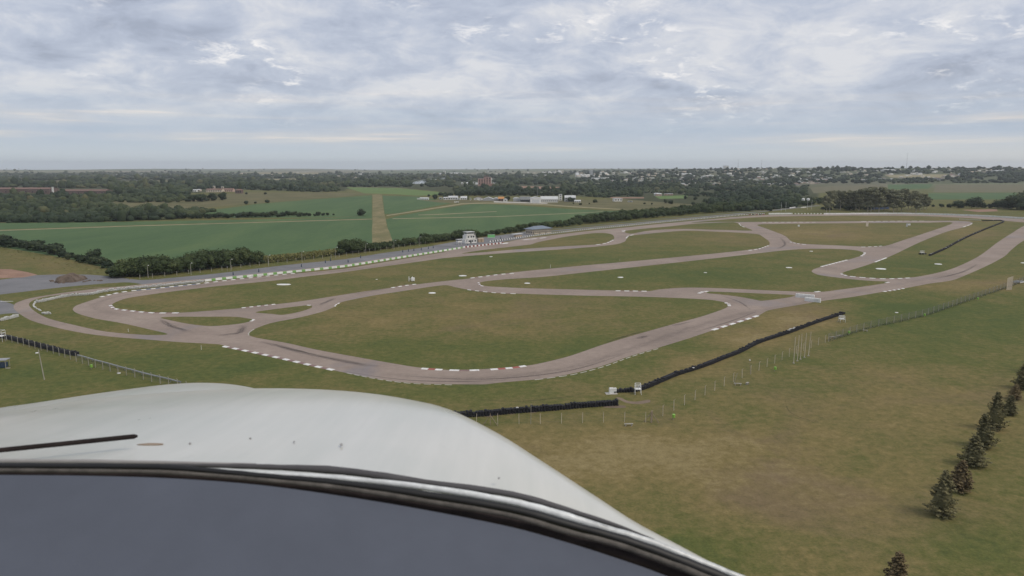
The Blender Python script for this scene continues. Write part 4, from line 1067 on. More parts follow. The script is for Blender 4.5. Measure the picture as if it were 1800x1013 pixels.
# ------------------------------------------------------------ buildings
def building(label, x0, x1, yb, yt, depth, roof='gable', wall='plaster_white', roofm='roof_pale', rfrac=.3, win=4, storeys=1, door=None, rz=0.0, cat='building', name='building', L=None, z=None, dirr=1, winm='window_dark', winh=.45):
    """front wall foot on the given photograph pixels; real width and height follow from its distance"""
    c0 = H1((x0 + x1) / 2, yb); dpt = c0.y * CP + (CAMH - c0.z) * SP
    W_ = L or (x1 - x0) / F * dpt; Ht = (yb - yt) / F * dpt / CP
    t_ = thing(name, label, cat, (c0.x, c0.y, c0.z - .05), rz)
    wh = Ht * (1 - (rfrac if roof != 'flat' else .06)); cyy = depth / 2
    b_ = MB(); b_.box(0, cyy, 0, W_, depth, wh)
    if roof in ('gable', 'front'):
        pass
    if roof == 'gable':   # triangular end walls
        b_.add([(-W_ / 2, 0, wh), (-W_ / 2, depth, wh), (-W_ / 2, cyy, Ht - .1), (W_ / 2, 0, wh), (W_ / 2, depth, wh), (W_ / 2, cyy, Ht - .1)], [(0, 2, 1), (3, 4, 5)])
    if roof == 'front':
        b_.add([(-W_ / 2, 0, wh), (W_ / 2, 0, wh), (0, 0, Ht - .1), (-W_ / 2, depth, wh), (W_ / 2, depth, wh), (0, depth, Ht - .1)], [(0, 1, 2), (3, 5, 4)])
    b_.build('wall', wall, t_)
    r_ = MB()
    if roof == 'gable': r_.gable(W_, depth, wh, Ht - wh, .3, 0, cyy)
    elif roof == 'hip': r_.hip(W_, depth, wh, Ht - wh, .5, .4, 0, cyy)
    elif roof == 'flat': r_.box(0, cyy, wh, W_ + .5, depth + .5, Ht * .06)
    elif roof == 'front':
        r2 = MB(); r2.gable(depth, W_, wh, Ht - wh, .3, cyy, 0)
        r_.v = [(-y_, x_, z_) for x_, y_, z_ in r2.v]; r_.f = r2.f; r_.mi = r2.mi
    elif roof == 'barrel':
        n = 10; vs = []
        for k in range(n + 1):
            a = math.pi * k / n
            for y_ in (-.2, depth + .2): vs.append((math.cos(a) * (W_ / 2 + .1), y_, wh + math.sin(a) * (Ht - wh)))
        fs = [(2 * k, 2 * k + 1, 2 * k + 3, 2 * k + 2) for k in range(n)] + [tuple(range(0, 2 * n + 1, 2)), tuple(reversed(range(1, 2 * n + 2, 2)))]
        r_.add(vs, fs)
    r_.build('roof', roofm, t_)
    sh = wh / storeys
    for s_ in range(storeys):
        for i in range(win):
            xx = -W_ / 2 + (i + .5) * W_ / win
            b_ = MB(); b_.box(xx, -.02, s_ * sh + sh * .32, min(1.8, W_ / win * .55), .10, sh * winh); b_.build('window', winm, t_)
    if door:
        b_ = MB(); b_.box(door[0] * W_, -.05, .02, door[1] * W_, .14, wh * door[2]); b_.build('door', door[3] if len(door) > 3 else 'window_dark', t_)
    return t_


# control tower: three storeys stepped, seen from its track side
PITDIR = math.atan2(G(940, 411).y - G(802, 429).y, G(940, 411).x - G(802, 429).x)
t_ = thing('control_tower', 'white three storey race control tower beside the pit lane barrier', 'control tower', G(827, 427.6), PITDIR - .35)


def part(nm, mat, *boxes, parent=None):
    b_ = MB()
    for bx in boxes: b_.box(*bx)
    return b_.build(nm, mat, parent or t_)


part('ground_floor', 'plaster_white', (0, 2.4, 0, 9.2, 6.0, 2.7))
part('first_floor', 'plaster_white', (.6, 2.7, 2.7, 7.0, 5.0, 2.5))
part('lookout_cabin', 'plaster_white', (.4, 2.7, 5.2, 5.4, 4.0, 1.0), (.4, 2.7, 7.0, 5.4, 4.0, .25))
part('lookout_window', 'window_dark', (.4, 2.7, 6.2, 5.2, 3.8, .8))
for sx in (-1, 1):
    for sy in (-1, 1): part('corner_post', 'plaster_white', (.4 + sx * 2.62, 2.7 + sy * 1.92, 6.2, .16, .16, .8))
part('roof', 'roof_pale', (.4, 2.7, 7.25, 6.6, 5.2, .22))
for zf, x0_, x1_, yy in ((2.7, -4.6, 4.6, -.6), (5.2, -2.9, 4.1, .2)):
    part('balcony_rail', 'white_paint', ((x0_ + x1_) / 2, yy, zf + .95, x1_ - x0_, .08, .08), ((x0_ + x1_) / 2, yy, zf + .5, x1_ - x0_, .06, .06), *[(x0_ + (x1_ - x0_) * k / 8, yy, zf, .07, .07, .95) for k in range(9)])
    part('balcony_slab', 'concrete', ((x0_ + x1_) / 2, yy + .4, zf - .16, x1_ - x0_ + .1, .95, .155))
for x_ in (-3.4, -1.2, 1.2, 3.4): part('window', 'window_dark', (x_, -.62, .9, 1.1, .10, 1.1))
for x_ in (-1.4, .8, 2.6): part('window', 'window_dark', (x_, .18, 3.6, 1.2, .10, 1.1))
part('door', 'window_dark', (-.1, -.63, .02, .9, .12, 2.0))
b_ = MB()
for k in range(10): b_.box(-4.9 + k * .30, -1.3, k * .27, .32, .9, .27 + .02)
b_.build('staircase', 'white_paint', t_)
b_ = MB(); b_.tube([(-2.2, 2, 7.4), (-2.2, 2, 10.6)], .05, 5); b_.build('antenna', 'galvanised', t_)
t_ = thing('kiosk', 'small white kiosk on legs just left of the control tower', 'kiosk', G(807, 430.4), PITDIR - .3)
part('cabin', 'plaster_white', (0, 0, 1.6, 3.2, 2.4, 1.1), (0, 0, 3.3, 3.2, 2.4, .15)); part('window', 'window_dark', (0, 0, 2.7, 3.1, 2.3, .6)); part('roof', 'roof_pale', (0, 0, 3.45, 3.8, 3.0, .16))
for sx in (-1.3, 1.3):
    for sy in (-.9, .9): part('leg', 'white_paint', (sx, sy, 0, .14, .14, 1.6))
t_ = thing('storage_box', 'tan windowless storage box right of the control tower', 'storage box', G(845, 425.6), PITDIR - .6)
part('body', 'render_tan', (0, 0, 0, 3.6, 3.0, 2.5)); part('lid', 'plaster_cream', (0, 0, 2.5, 3.8, 3.2, .12)); part('door', 'wood_grey', (0, -1.52, .05, 1.0, .08, 2.0))
t_ = thing('hoarding', 'light green hoarding standing on the pit lane right of the control tower', 'hoarding', G(863.6, 419), .15)
part('board', 'hoarding_green', (0, 0, .5, 5.2, .15, 2.1)); part('frame', 'white_paint', (0, -.02, 2.6, 5.4, .2, .12), (0, -.02, .38, 5.4, .2, .12)); [part('leg', 'galvanised', (x_, .2, 0, .12, .12, .5)) for x_ in (-2.3, 0, 2.3)]
t_ = thing('flat_canopy', 'low flat white canopy over dark stalls between hoarding and pavilion', 'canopy', G(908.6, 416.4), PITDIR - .2)
part('roof', 'roof_pale', (0, 0, 2.0, 9.5, 3.5, .25)); part('counter', 'render_tan', (1, 0, 0, 6.5, 2.2, 1.1)); [part('post', 'concrete', (x_, y_, 0, .15, .15, 2.0)) for x_ in (-4.5, 0, 4.5) for y_ in (-1.5, 1.5)]
t_ = thing('pavilion', 'cream pavilion with blue grey hipped roof beside the dotted barrier', 'pavilion', G(951, 411.0), PITDIR - .25)
part('wall', 'plaster_cream', (0, 3, 0, 19, 8, 3.7))
b_ = MB(); b_.hip(19, 8, 3.7, 2.2, 1.2, .45, 0, 3); b_.build('roof', 'roof_blue', t_)
for i in range(9): part('window' if i % 3 else 'door', 'window_dark', (-8.4 + i * 2.1, -1.02, (.9 if i % 3 else .02), 1.1, .10, (1.2 if i % 3 else 2.1)))
for i in range(3): part('window', 'window_dark', (-9.52, .5 + i * 2.5, .9, .10, 1.2, 1.2))
part('chimney', 'plaster_pink', (-4, 4, 4.2, .8, .8, 1.5))
for x, y in ((977, 408), (919, 401)):
    pass

# airfield
building('low white bungalow at the left end of the airfield row', 738, 753, 351.6, 347.6, 8, 'gable', rfrac=.4, win=4)
building('tiny open white shed joined left of the low bungalow', 733, 738.5, 350.8, 348.6, 4, 'flat', win=0)
building('small white shed half hidden between round airfield trees', 772, 777, 350.8, 347.4, 6, 'flat', wall='plaster_grey', win=1)
building('white cube house left of the first white hangar', 779.5, 787, 351.6, 346.8, 8, 'gable', rfrac=.25, win=2)
building('white hangar with pale metal roof right of the cube house', 788, 804, 351.6, 345, 18, 'gable', rfrac=.4, win=4)
building('low white workshop linking two white hangars', 804, 809, 351.8, 348.6, 8, 'flat', win=1)
building('second white hangar with wide pale roof beside the dark cypress', 809.4, 820.5, 351.4, 345.6, 16, 'gable', rfrac=.5, win=3)
building('tall narrow white cabin between cypress and red trimmed house', 826, 828, 352.2, 348.4, 3, 'flat', win=1)
building('white house with red porch in the airfield row', 833, 848, 352, 346.4, 10, 'front', rfrac=.45, win=2, roofm='roof_tile')
building('grey sheet metal hangar right of the red porch house', 849, 868, 353, 347, 20, 'front', wall='plaster_grey', rfrac=.6, win=0)
building('low shed with two white domed roofs in the airfield row', 868, 875.6, 353, 347.6, 12, 'barrel', wall='roof_grey', rfrac=.5, win=0)
building('shed with bright orange roof in the airfield row', 876, 885.6, 353.6, 346.6, 12, 'gable', wall='brick_red', roofm='roof_orange', rfrac=.45, win=2)
building('small white gabled shed right of the orange roof', 884.6, 892, 354.4, 349.2, 6, 'front', rfrac=.35, win=1)
building('grey hangar with white rounded roof beside a round tree', 902, 913.4, 354.4, 347.6, 16, 'barrel', wall='plaster_grey', rfrac=.4, win=0)
building('wide grey hangar with dark open front', 913.6, 932.4, 355, 347, 20, 'flat', wall='plaster_grey', roofm='roof_grey', win=6, winh=.2, door=(0, .9, .45))
building('large bright white hangar with gabled front on the concrete apron', 932.7, 950.7, 357, 347, 26, 'front', rfrac=.22, win=0, door=(0, .72, .8, 'roof_pale'))
building('long white hall with pale roof stretching right from the large hangar', 950.9, 981, 356, 346, 24, 'gable', rfrac=.45, win=9, winh=.35)
building('slim white tower block behind the long airfield hall', 982.4, 988, 352.4, 341.8, 6, 'flat', win=1, storeys=3)
building('pale grey angular hall right of the slim tower', 993, 1012, 354.8, 344.2, 14, 'gable', wall='plaster_grey', rfrac=.35, win=4, storeys=2)
building('small white cottage at the right end of the airfield row', 1010, 1020.7, 356, 352, 7, 'gable', rfrac=.45, win=3)
building('lone white house with brick side in the scrub right of the airfield', 1080, 1094, 354.4, 348.8, 9, 'flat', win=3, rz=.2)
building('low pale ruin right of the lone white house', 1104, 1112, 355.4, 353.6, 4, 'flat', win=1, wall='plaster_grey')
for x, y, lb in ((746/1, 0, ''),): pass
for i, (x, y) in enumerate(((803, 357.4), (844.6, 353.6))):
    t_ = thing('light_plane', ['tiny white light aircraft parked on the tan taxiway', 'tiny white light aircraft parked near the red porch house'][i], 'aircraft', H1(x, y), .5)
    b_ = MB(); b_.tube([(-3.5, 0, 1.3), (-1, 0, 1.4), (1.5, 0, 1.5), (3, 0, 1.2)], [.2, .5, .6, .3], 8); b_.build('fuselage', 'white_paint', t_)
    part('wing', 'white_paint', (1, 0, 2.1, 1.5, 10, .16)); part('tail_fin', 'white_paint', (-3.4, 0, 1.4, .8, .1, 1.3)); part('wheel', 'tyre_black', (2, 0, 0, .4, .2, .9)); part('wheel', 'tyre_black', (.6, -1, 0, .4, .2, .9)); part('wheel', 'tyre_black', (.6, 1, 0, .4, .2, .9))

# red brown concrete frame silo building
c0 = H1(852, 327); s_ = c0.y / F
t_ = thing('factory_block', 'tall red brown factory block rising from the woods behind the airfield', 'factory', c0, .1)
part('wall', 'brick_pink', (-6 * s_, 10, 0, 10 * s_, 14 * s_, 12.6 * s_)); part('wall', 'brick_pink', (5 * s_, 10, 0, 12 * s_, 14 * s_, 15 * s_)); part('roof', 'roof_grey', (5 * s_, 10, 15 * s_, 12.3 * s_, 14.3 * s_, .5)); part('roof', 'roof_grey', (-6.1 * s_, 10, 12.6 * s_, 10 * s_, 14.3 * s_, .5))
for i in range(5):
    for k in range(4 if i > 2 else 3): part('window', 'window_dark', (-9 * s_ + i * 4.4 * s_, 10 - 7.03 * s_, (3 + 3 * k) * s_, 2.0 * s_, .3, 1.7 * s_))
for i in range(6): part('pillar', 'plaster_pink', (-11 * s_ + i * 4.4 * s_, 10 - 7.1 * s_, 0, .8 * s_, .5, (12.4 if i < 3 else 14.8) * s_))
part('roof_house', 'brick_red', (3 * s_, 10, 15 * s_ + .5, 8 * s_, 6 * s_, 2.2 * s_)); part('annex', 'brick_pink', (9 * s_, 0 - 2 * s_, 0, 11 * s_, 5 * s_, 4 * s_))
c0 = H1(863.4, 325.4); t_ = thing('water_tower', 'white water tower against the right side of the red brown factory', 'water tower', c0)
b_ = MB(); b_.tube([(0, 0, 0), (0, 0, 9 * s_)], .8 * s_, 8); b_.build('shaft', 'plaster_white', t_)
b_ = MB(); b_.lathe([(.8 * s_, 8 * s_), (1.8 * s_, 9 * s_), (1.8 * s_, 12 * s_), (.4 * s_, 12.8 * s_)], 12); b_.build('tank', 'plaster_white', t_)
building('long white hall at the left foot of the red brown factory', 835.6, 856, 324.6, 321.4, 16, 'gable', rfrac=.4, win=0)
building('white shed left of the factory among the trees', 820, 833, 324.6, 320.4, 14, 'gable', rfrac=.4, win=3)
building('little white house furthest left of the factory group', 810.5, 814, 324, 321.2, 8, 'gable', win=1)
building('pale terrace of houses right of the water tower', 866, 878, 323.4, 321.6, 10, 'gable', wall='plaster_cream', win=4)
building('white elevator block on the far shore left of the river bend', 779, 783, 307.6, 300.4, 16, 'flat', win=1, storeys=3)
building('low white hall left of the far elevator block', 764, 779, 307.8, 304.6, 30, 'gable', win=0)
building('long low white shed right of the far elevator block', 793, 813, 306.6, 303.8, 30, 'gable', win=0)
building('pale bridge house above the river', 762, 768, 320, 315.4, 10, 'flat', win=2)
# brick works at the left
building('long brick coloured shed at the far left with pale roof edge', -30, 87, 341.4, 330.4, 30, 'gable', wall='brick_red', roofm='roof_tile', rfrac=.22, win=10, winh=.3, name='brick_shed')
building('second brick coloured shed right of the white chimney tower', 102, 185, 342.6, 333.6, 26, 'gable', wall='brick_red', roofm='roof_tile', rfrac=.25, win=8, winh=.3, name='brick_shed')
building('slim white tower between the two brick sheds', 91.6, 93.6, 341.4, 329, 3, 'flat', win=0, name='slim_tower')
building('white annex on the roof end of the left brick shed', 83, 86, 337, 331.6, 5, 'flat', win=1)
# estate
building('small white cottage left of the walled estate', 339, 345, 337.4, 333.4, 8, 'gable', win=2)
building('small cream cottage beside the estate', 346, 352, 336.6, 332.8, 8, 'gable', wall='plaster_cream', win=1)
building('long cream estate house with red tiled roof', 362, 390, 338, 332, 14, 'gable', wall='plaster_cream', roofm='roof_tile', rfrac=.35, win=7)
building('cream turret left on the estate roof line', 374.4, 377.6, 333, 327, 4, 'flat', wall='plaster_cream', win=1)
building('cream turret right on the estate roof line', 389, 392.6, 333.4, 328, 4, 'flat', wall='plaster_cream', win=1)
building('dark red roofed wing of the estate', 391, 409, 337.4, 331.4, 14, 'gable', wall='plaster_pink', roofm='roof_tile', rfrac=.5, win=5)
building('brick gatehouse at the right end of the estate', 413.4, 424.6, 340.4, 332.6, 10, 'hip', wall='brick_red', roofm='roof_tile', rfrac=.3, win=3)
# town landmarks
building('white church tower block in the town centre with pointed top', 1012, 1018.6, 311.6, 303.4, 30, 'hip', win=2, storeys=3, rfrac=.55, name='church')
building('tall grey apartment tower right of the church', 1037, 1042.4, 310.6, 299.6, 22, 'flat', wall='plaster_grey', win=2, storeys=6, name='apartment_tower')
building('white hilltop block on the skyline of the town', 1273.6, 1281, 299.6, 291.6, 30, 'flat', win=3, storeys=4, name='apartment_tower')
building('long white factory hall near the town centre', 1041, 1062, 317, 313, 40, 'gable', win=0)
building('large white hall on the town slope', 1200, 1216, 309, 305, 40, 'gable', win=0)
building('bright white hall on the right hillside', 1752, 1766, 303.4, 299.6, 40, 'gable', win=0)
building('pale warehouse on the right ridge', 1636, 1652, 297.6, 294.2, 40, 'gable', wall='plaster_grey', win=0)
building('long pale depot below the right ridge', 1555, 1575, 301.4, 298, 40, 'gable', win=0)
for i, (x, yb, yt, lb) in enumerate(((944.6, 356, 321, 'thin white radio mast behind the airfield hangars'), (1132.4, 348, 331, 'dark lattice pylon in the scrub'), (1158.6, 347, 338.6, 'short pale pole right of the lattice pylon'), (1258.6, 353, 342, 'thin grey pole among dense bushes'), (1593, 299, 270, 'tall thin radio mast on the right horizon'), (1297, 300, 281, 'thin radio mast above the town, left one'), (1338, 300, 282, 'thin radio mast above the town, right one'))):
    c0 = H1(x, yb); h_ = (yb - yt) / F * c0.y; t_ = thing('radio_mast', lb, 'mast', c0); r_ = max(.18, c0.y / F * .22)
    b_ = MB(); b_.tube([(0, 0, 0), (0, 0, h_)], [r_, r_ * .5], 5); b_.build('shaft', 'galvanised' if i != 1 else 'wire_dark', t_)
    for k in (.35, .65, .95):
        b_ = MB(); b_.box(0, 0, h_ * k, r_ * 8, r_ * 1.5, r_ * 1.5); b_.build('crossarm', 'galvanised' if i != 1 else 'wire_dark', t_)
for x, lb in ((1411.6, 'left white water tank above the far goalposts'), (1420.2, 'right white water tank above the far goalposts')):
    c0 = G(x, 358); t_ = thing('water_tank', lb, 'water tank', c0)
    b_ = MB(); b_.lathe([(2.0, 3.2), (2.2, 3.5), (2.2, 6.8), (.6, 7.6)], 12); b_.build('tank', 'white_paint', t_)
    for k in range(4): part('leg', 'galvanised', (1.4 * math.cos(k * 1.57 + .8), 1.4 * math.sin(k * 1.57 + .8), 0, .25, .25, 3.2))
t_ = thing('tarpaulin_fence', 'low faded blue sheeting behind the gum tree trunks', 'screen', G(1528, 368.6))
c0 = G(1562, 368) - G(1528, 368.6)
for i in range(6): part('sheet', 'blue_sheet', (c0.x * (i + .5) / 6, c0.y * (i + .5) / 6, 0, abs(c0.x) / 6 - .3, .15, 2.6 + .3 * (i % 2)))

# houses of the far town
hs = []
regs = [([(955, 303), (1060, 302), (1075, 313), (1000, 314), (955, 310)], 70, 1.4), ([(1050, 304), (1250, 303), (1260, 326), (1120, 327), (1040, 316)], 190, 1.0), ([(1250, 298), (1460, 295), (1470, 322), (1400, 326), (1260, 327)], 230, 1.0), ([(1460, 296), (1980, 296), (1980, 305), (1700, 306), (1690, 318), (1500, 318)], 150, 1.1), ([(940, 300), (1100, 300), (1000, 304)], 12, 1.0), ([(200, 303), (700, 303), (700, 312), (560, 316), (200, 312)], 34, 1.2), ([(740, 302), (950, 302), (950, 312), (880, 314), (800, 314)], 34, 1.2), ([(1140, 341), (1180, 341), (1180, 345), (1140, 345)], 5, .9)]
for pl, n, sc in regs:
    xs = [a for a, _ in pl]; ys = [b for _, b in pl]; got = 0
    while got < n:
        x = rng.uniform(min(xs), max(xs), 200); y = rng.uniform(min(ys), max(ys), 200); m_ = inpoly(x, y, pl)
        cl = np.sin(x / 17 + y / 3) + np.sin(x / 7.3) * .7 + rng.normal(0, .5, 200) > -.3
        for a, b_ in zip(x[m_ & cl], y[m_ & cl]):
            if got < n: hs.append((a, b_, sc)); got += 1
hx, hy, hz_ = hit([a for a, _, _ in hs], [b_ for _, b_, _ in hs])
prot = []; HL = []
for k in range(14):
    b_ = MB(); W_ = random.uniform(9, 20); D_ = random.uniform(8, 12); h_ = random.choice((3.4, 4, 4.4, 6, 6.5))
    b_.box(0, 0, 0, W_, D_, h_)
    b_.m = 1
    if k % 3 == 0: b_.box(0, 0, h_, W_ + .6, D_ + .6, .4)
    elif k % 3 == 1: b_.gable(W_, D_, h_, 1.8, .4)
    else: b_.hip(W_, D_, h_, 1.9, .4)
    b_.m = 2
    for i in range(3): b_.box(-W_ / 3 + i * W_ / 3, -D_ / 2 - .02, h_ * .3, 1.3, .12, h_ * .4)
    wm = ['plaster_white', 'plaster_cream', 'plaster_white', 'plaster_pink', 'plaster_grey', 'plaster_white', 'plaster_cream'][k % 7]; rm = ['roof_pale', 'roof_tile', 'roof_grey', 'roof_pale', 'roof_tile'][k % 5]
    hm = b_.mesh('house', [wm, rm, 'window_dark']); prot.append(hm)
    hm['lk'] = k; HL.append(f"{wm.split('_')[1]} {'tall' if h_ > 5 else 'low'} {['flat roofed', 'gabled', 'hip roofed'][k % 3]}")
order = np.argsort(np.where(np.isnan(hy), 1e9, hy)); far_items = [[], [], []]; cnt = 0
for i in order:
    if np.isnan(hy[i]): continue
    sc = hs[i][2] * random.uniform(.5, 1.0); rz = random.choice((0, .3, -.4, .15, -.2)) + random.uniform(-.15, .15)
    me = prot[random.randrange(14)]
    if cnt < 250:
        o = obj('house', me, loc=(hx[i], hy[i], hz_[i] - .2), rz=rz, scale=(sc,) * 3)
        hxp, hyp = hs[i][0], hs[i][1]
        reg = ('half hidden in the far woods at the left' if hxp < 720 else 'in the woods round the factory' if hxp < 940 else 'in the white town centre around the church' if hxp < 1080 else
               'on the low left slope of the town' if hxp < 1180 else 'in the lowest middle row of the town' if hyp > 314 and hxp < 1300 else 'on the middle slope of the town' if hxp < 1300 else
               'on the lower slope behind the grove' if hyp > 310 and hxp < 1460 else 'on the upper slope below the town ridge' if hxp < 1460 else 'scattered on the right hand hill')
        lk = HL[int(me['lk'])]
        tag(o, f'small {lk} house {reg}', 'house', 'houses ' + reg); cnt += 1
    else:
        v_ = np.array([q.co[:] for q in me.vertices]) * sc; c_, s_ = math.cos(rz), math.sin(rz)
        v_ = np.stack([v_[:, 0] * c_ - v_[:, 1] * s_ + hx[i], v_[:, 0] * s_ + v_[:, 1] * c_ + hy[i], v_[:, 2] + hz_[i] - .2], 1)
        f4 = np.array([q.vertices[:] for q in me.polygons if len(q.vertices) == 4]); mi = [0, 1, 0][i % 3]
        far_items[mi].append((v_, f4))
for its, mt, lb in ((far_items[0], 'plaster_white', 'white'), (far_items[1], 'plaster_cream', 'cream')):
    if its: tag(join_np('distant_houses', its, mt), f'scattered tiny {lb} houses at the back of the distant town', 'town', kind='stuff')


# ------------------------------------------------------------ trees
def ico(sub):
    bm = bmesh.new(); bmesh.ops.create_icosphere(bm, subdivisions=sub, radius=1.0)
    bm.verts.ensure_lookup_table(); v_ = np.array([q.co[:] for q in bm.verts]); f_ = np.array([[q.index for q in fc.verts] for fc in bm.faces]); bm.free()
    return v_, f_


ICO1, ICO2 = ico(1), ico(2)


def leafquads(P, N, size, tint):
    """P: positions, N: facing directions; one small bent leaf clump (quad) each"""
    n = len(P); rnd = rng.normal(size=(n, 3)); N = N + rnd * .55; N /= np.linalg.norm(N, axis=1)[:, None]
    A = np.cross(N, rng.normal(size=(n, 3))); A /= np.linalg.norm(A, axis=1)[:, None] + 1e-9; B = np.cross(N, A)
    s = (size * rng.uniform(.6, 1.3, n))[:, None]; e = rng.uniform(.5, 1.0, (n, 1))
    v_ = np.stack([P - A * s * e, P - B * s, P + A * s, P + B * s * e], 1).reshape(-1, 3)
    f_ = np.arange(4 * n).reshape(n, 4)
    return v_, f_, np.repeat(tint, 4)


def crown_mesh(name, lobes, nleaf, size, mat, core=.82, seed=0):
    items = []; tints = []
    vol = np.array([l[3] * l[4] for l in lobes]); cnts = np.maximum(12, (nleaf * vol / vol.sum()).astype(int))
    top = max(l[2] + l[4] for l in lobes)
    for (x, y, z, r, h), n in zip(lobes, cnts):
        base = rng.uniform(.15, .75)
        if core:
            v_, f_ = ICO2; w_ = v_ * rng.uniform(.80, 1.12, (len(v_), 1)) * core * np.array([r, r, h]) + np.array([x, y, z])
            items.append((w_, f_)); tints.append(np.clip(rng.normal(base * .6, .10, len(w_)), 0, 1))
        d = rng.normal(size=(n, 3)); d /= np.linalg.norm(d, axis=1)[:, None]
        rad = rng.uniform(.80, 1.18, (n, 1)) ** 1.0
        P = d * rad * np.array([r, r, h]) + np.array([x, y, z])
        v_, f_, t_ = leafquads(P, d, size, np.clip(rng.normal(base, .16, n), 0, 1)); items.append((v_, f_)); tints.append(t_)
    o = join_np(name, items, mat, tint=np.concatenate(tints)); me = o.data; bpy.data.objects.remove(o); return me


def trunk_mesh(h, r, limbs, mat='bark', lean=0.0):
    b_ = MB(); b_.tube([(0, 0, -.3), (lean * .4, 0, h * .5), (lean, .0, h)], [r, r * .75, r * .45], 7)
    for x, y, z in limbs: b_.tube([(lean * .6, 0, h * .55), (x * .5 + lean * .5, y * .5, (z + h * .6) / 2), (x, y, z)], [r * .5, r * .35, r * .12], 5)
    return b_.mesh('trunk', mat)


def bushy(k, h=10.0, w=5.0, mat='leaf_dark', nleaf=900, size=.42):
    lobes = [(0, 0, h * .55, w * .75, h * .42)]
    for i in range(7 + k % 3):
        a = rng.uniform(0, 6.28); rr_ = rng.uniform(.35, .75) * w; z = rng.uniform(.22, .8) * h
        rr_ *= 1 - .5 * max(0, z / h - .5)
        lobes.append((math.cos(a) * rr_, math.sin(a) * rr_, z, rng.uniform(.28, .48) * w, rng.uniform(.16, .26) * h))
    return crown_mesh('crown', lobes, nleaf, size, mat), trunk_mesh(h * .6, w * .05, [(l[0], l[1], l[2]) for l in lobes[1:5]])


def conifer(k, h=6.2, mat='leaf_conifer'):
    P = []; N = []; T = []; w = h * .33
    nb = 120
    for i in range(nb):
        z = h * (.05 + .92 * (i / nb) ** 1.0); a = i * 2.4 + rng.uniform(-.3, .3)
        rel = z / h; L_ = w * ((1 - rel) ** .75) * rng.uniform(.55, 1.15) * (1.0 if rel > .12 else .82) + .10
        n = int(20 + 44 * (1 - rel)); s = np.linspace(.12, 1, n) ** .8; base = rng.uniform(.1, .85)
        wid = .06 + .26 * L_ * (1 - s * .75)
        off = rng.uniform(-1, 1, n)
        x = math.cos(a) * s * L_ - math.sin(a) * off * wid; y = math.sin(a) * s * L_ + math.cos(a) * off * wid
        zz_ = z + .30 * s ** 2 * L_ * rng.uniform(.4, 1.3) - .12 * s * L_ + rng.normal(0, .05, n)
        P.append(np.stack([x, y, np.maximum(zz_, .04)], 1)); N.append(np.stack([np.full(n, math.cos(a) * .4), np.full(n, math.sin(a) * .4), np.ones(n)], 1))
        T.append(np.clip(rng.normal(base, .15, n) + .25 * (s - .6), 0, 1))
    P = np.concatenate(P); N = np.concatenate(N); T = np.concatenate(T)
    v_, f_, t_ = leafquads(P, N, .12, T)
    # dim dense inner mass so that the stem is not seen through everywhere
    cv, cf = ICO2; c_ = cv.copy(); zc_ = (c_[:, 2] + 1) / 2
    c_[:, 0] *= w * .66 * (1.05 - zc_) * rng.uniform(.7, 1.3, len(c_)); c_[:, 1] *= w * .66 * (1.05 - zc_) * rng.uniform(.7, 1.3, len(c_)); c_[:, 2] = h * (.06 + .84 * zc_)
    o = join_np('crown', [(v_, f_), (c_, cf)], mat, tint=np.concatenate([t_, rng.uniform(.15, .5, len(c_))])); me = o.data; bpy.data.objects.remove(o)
    return me, trunk_mesh(h * .95, h * .018, [])


def gum(k, h=26.0):
    lobes = []; limbs = []
    for i in range(24):
        a = rng.uniform(0, 6.28); z = rng.uniform(.24, .96); rr_ = rng.uniform(.1, 1) * h * .17 * (1.25 - abs(z - .7))
        lobes.append((math.cos(a) * rr_, math.sin(a) * rr_, z * h, rng.uniform(.06, .115) * h, rng.uniform(.04, .07) * h))
        if i < 6: limbs.append((math.cos(a) * rr_, math.sin(a) * rr_, z * h))
    return crown_mesh('crown', lobes, 2100, .66, 'leaf_gum', core=.5), trunk_mesh(h * .8, .42, limbs, 'bark_pale', lean=rng.uniform(-1.2, 1.2))


PROT = {}
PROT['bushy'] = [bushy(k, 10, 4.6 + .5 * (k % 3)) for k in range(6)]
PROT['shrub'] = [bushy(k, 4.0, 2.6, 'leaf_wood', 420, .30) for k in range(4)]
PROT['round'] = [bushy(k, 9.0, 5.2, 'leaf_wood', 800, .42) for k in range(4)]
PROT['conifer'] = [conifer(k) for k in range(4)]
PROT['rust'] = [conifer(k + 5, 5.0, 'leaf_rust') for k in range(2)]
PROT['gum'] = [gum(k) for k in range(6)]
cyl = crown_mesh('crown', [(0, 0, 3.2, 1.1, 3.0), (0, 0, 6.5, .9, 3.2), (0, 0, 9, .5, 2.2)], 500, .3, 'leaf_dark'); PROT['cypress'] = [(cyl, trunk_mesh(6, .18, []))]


def tree(kind, loc, scale, name, label, cat='tree', group=None, rz=None, sx=1.0, k=None):
    cr, tk = PROT[kind][k % len(PROT[kind]) if k is not None else random.randrange(len(PROT[kind]))]
    t_ = thing(name, label, cat, loc, random.uniform(0, 6.28) if rz is None else rz, group); t_.scale = (scale * sx, scale * sx, scale)
    obj('crown', cr, t_); obj('trunk', tk, t_); return t_


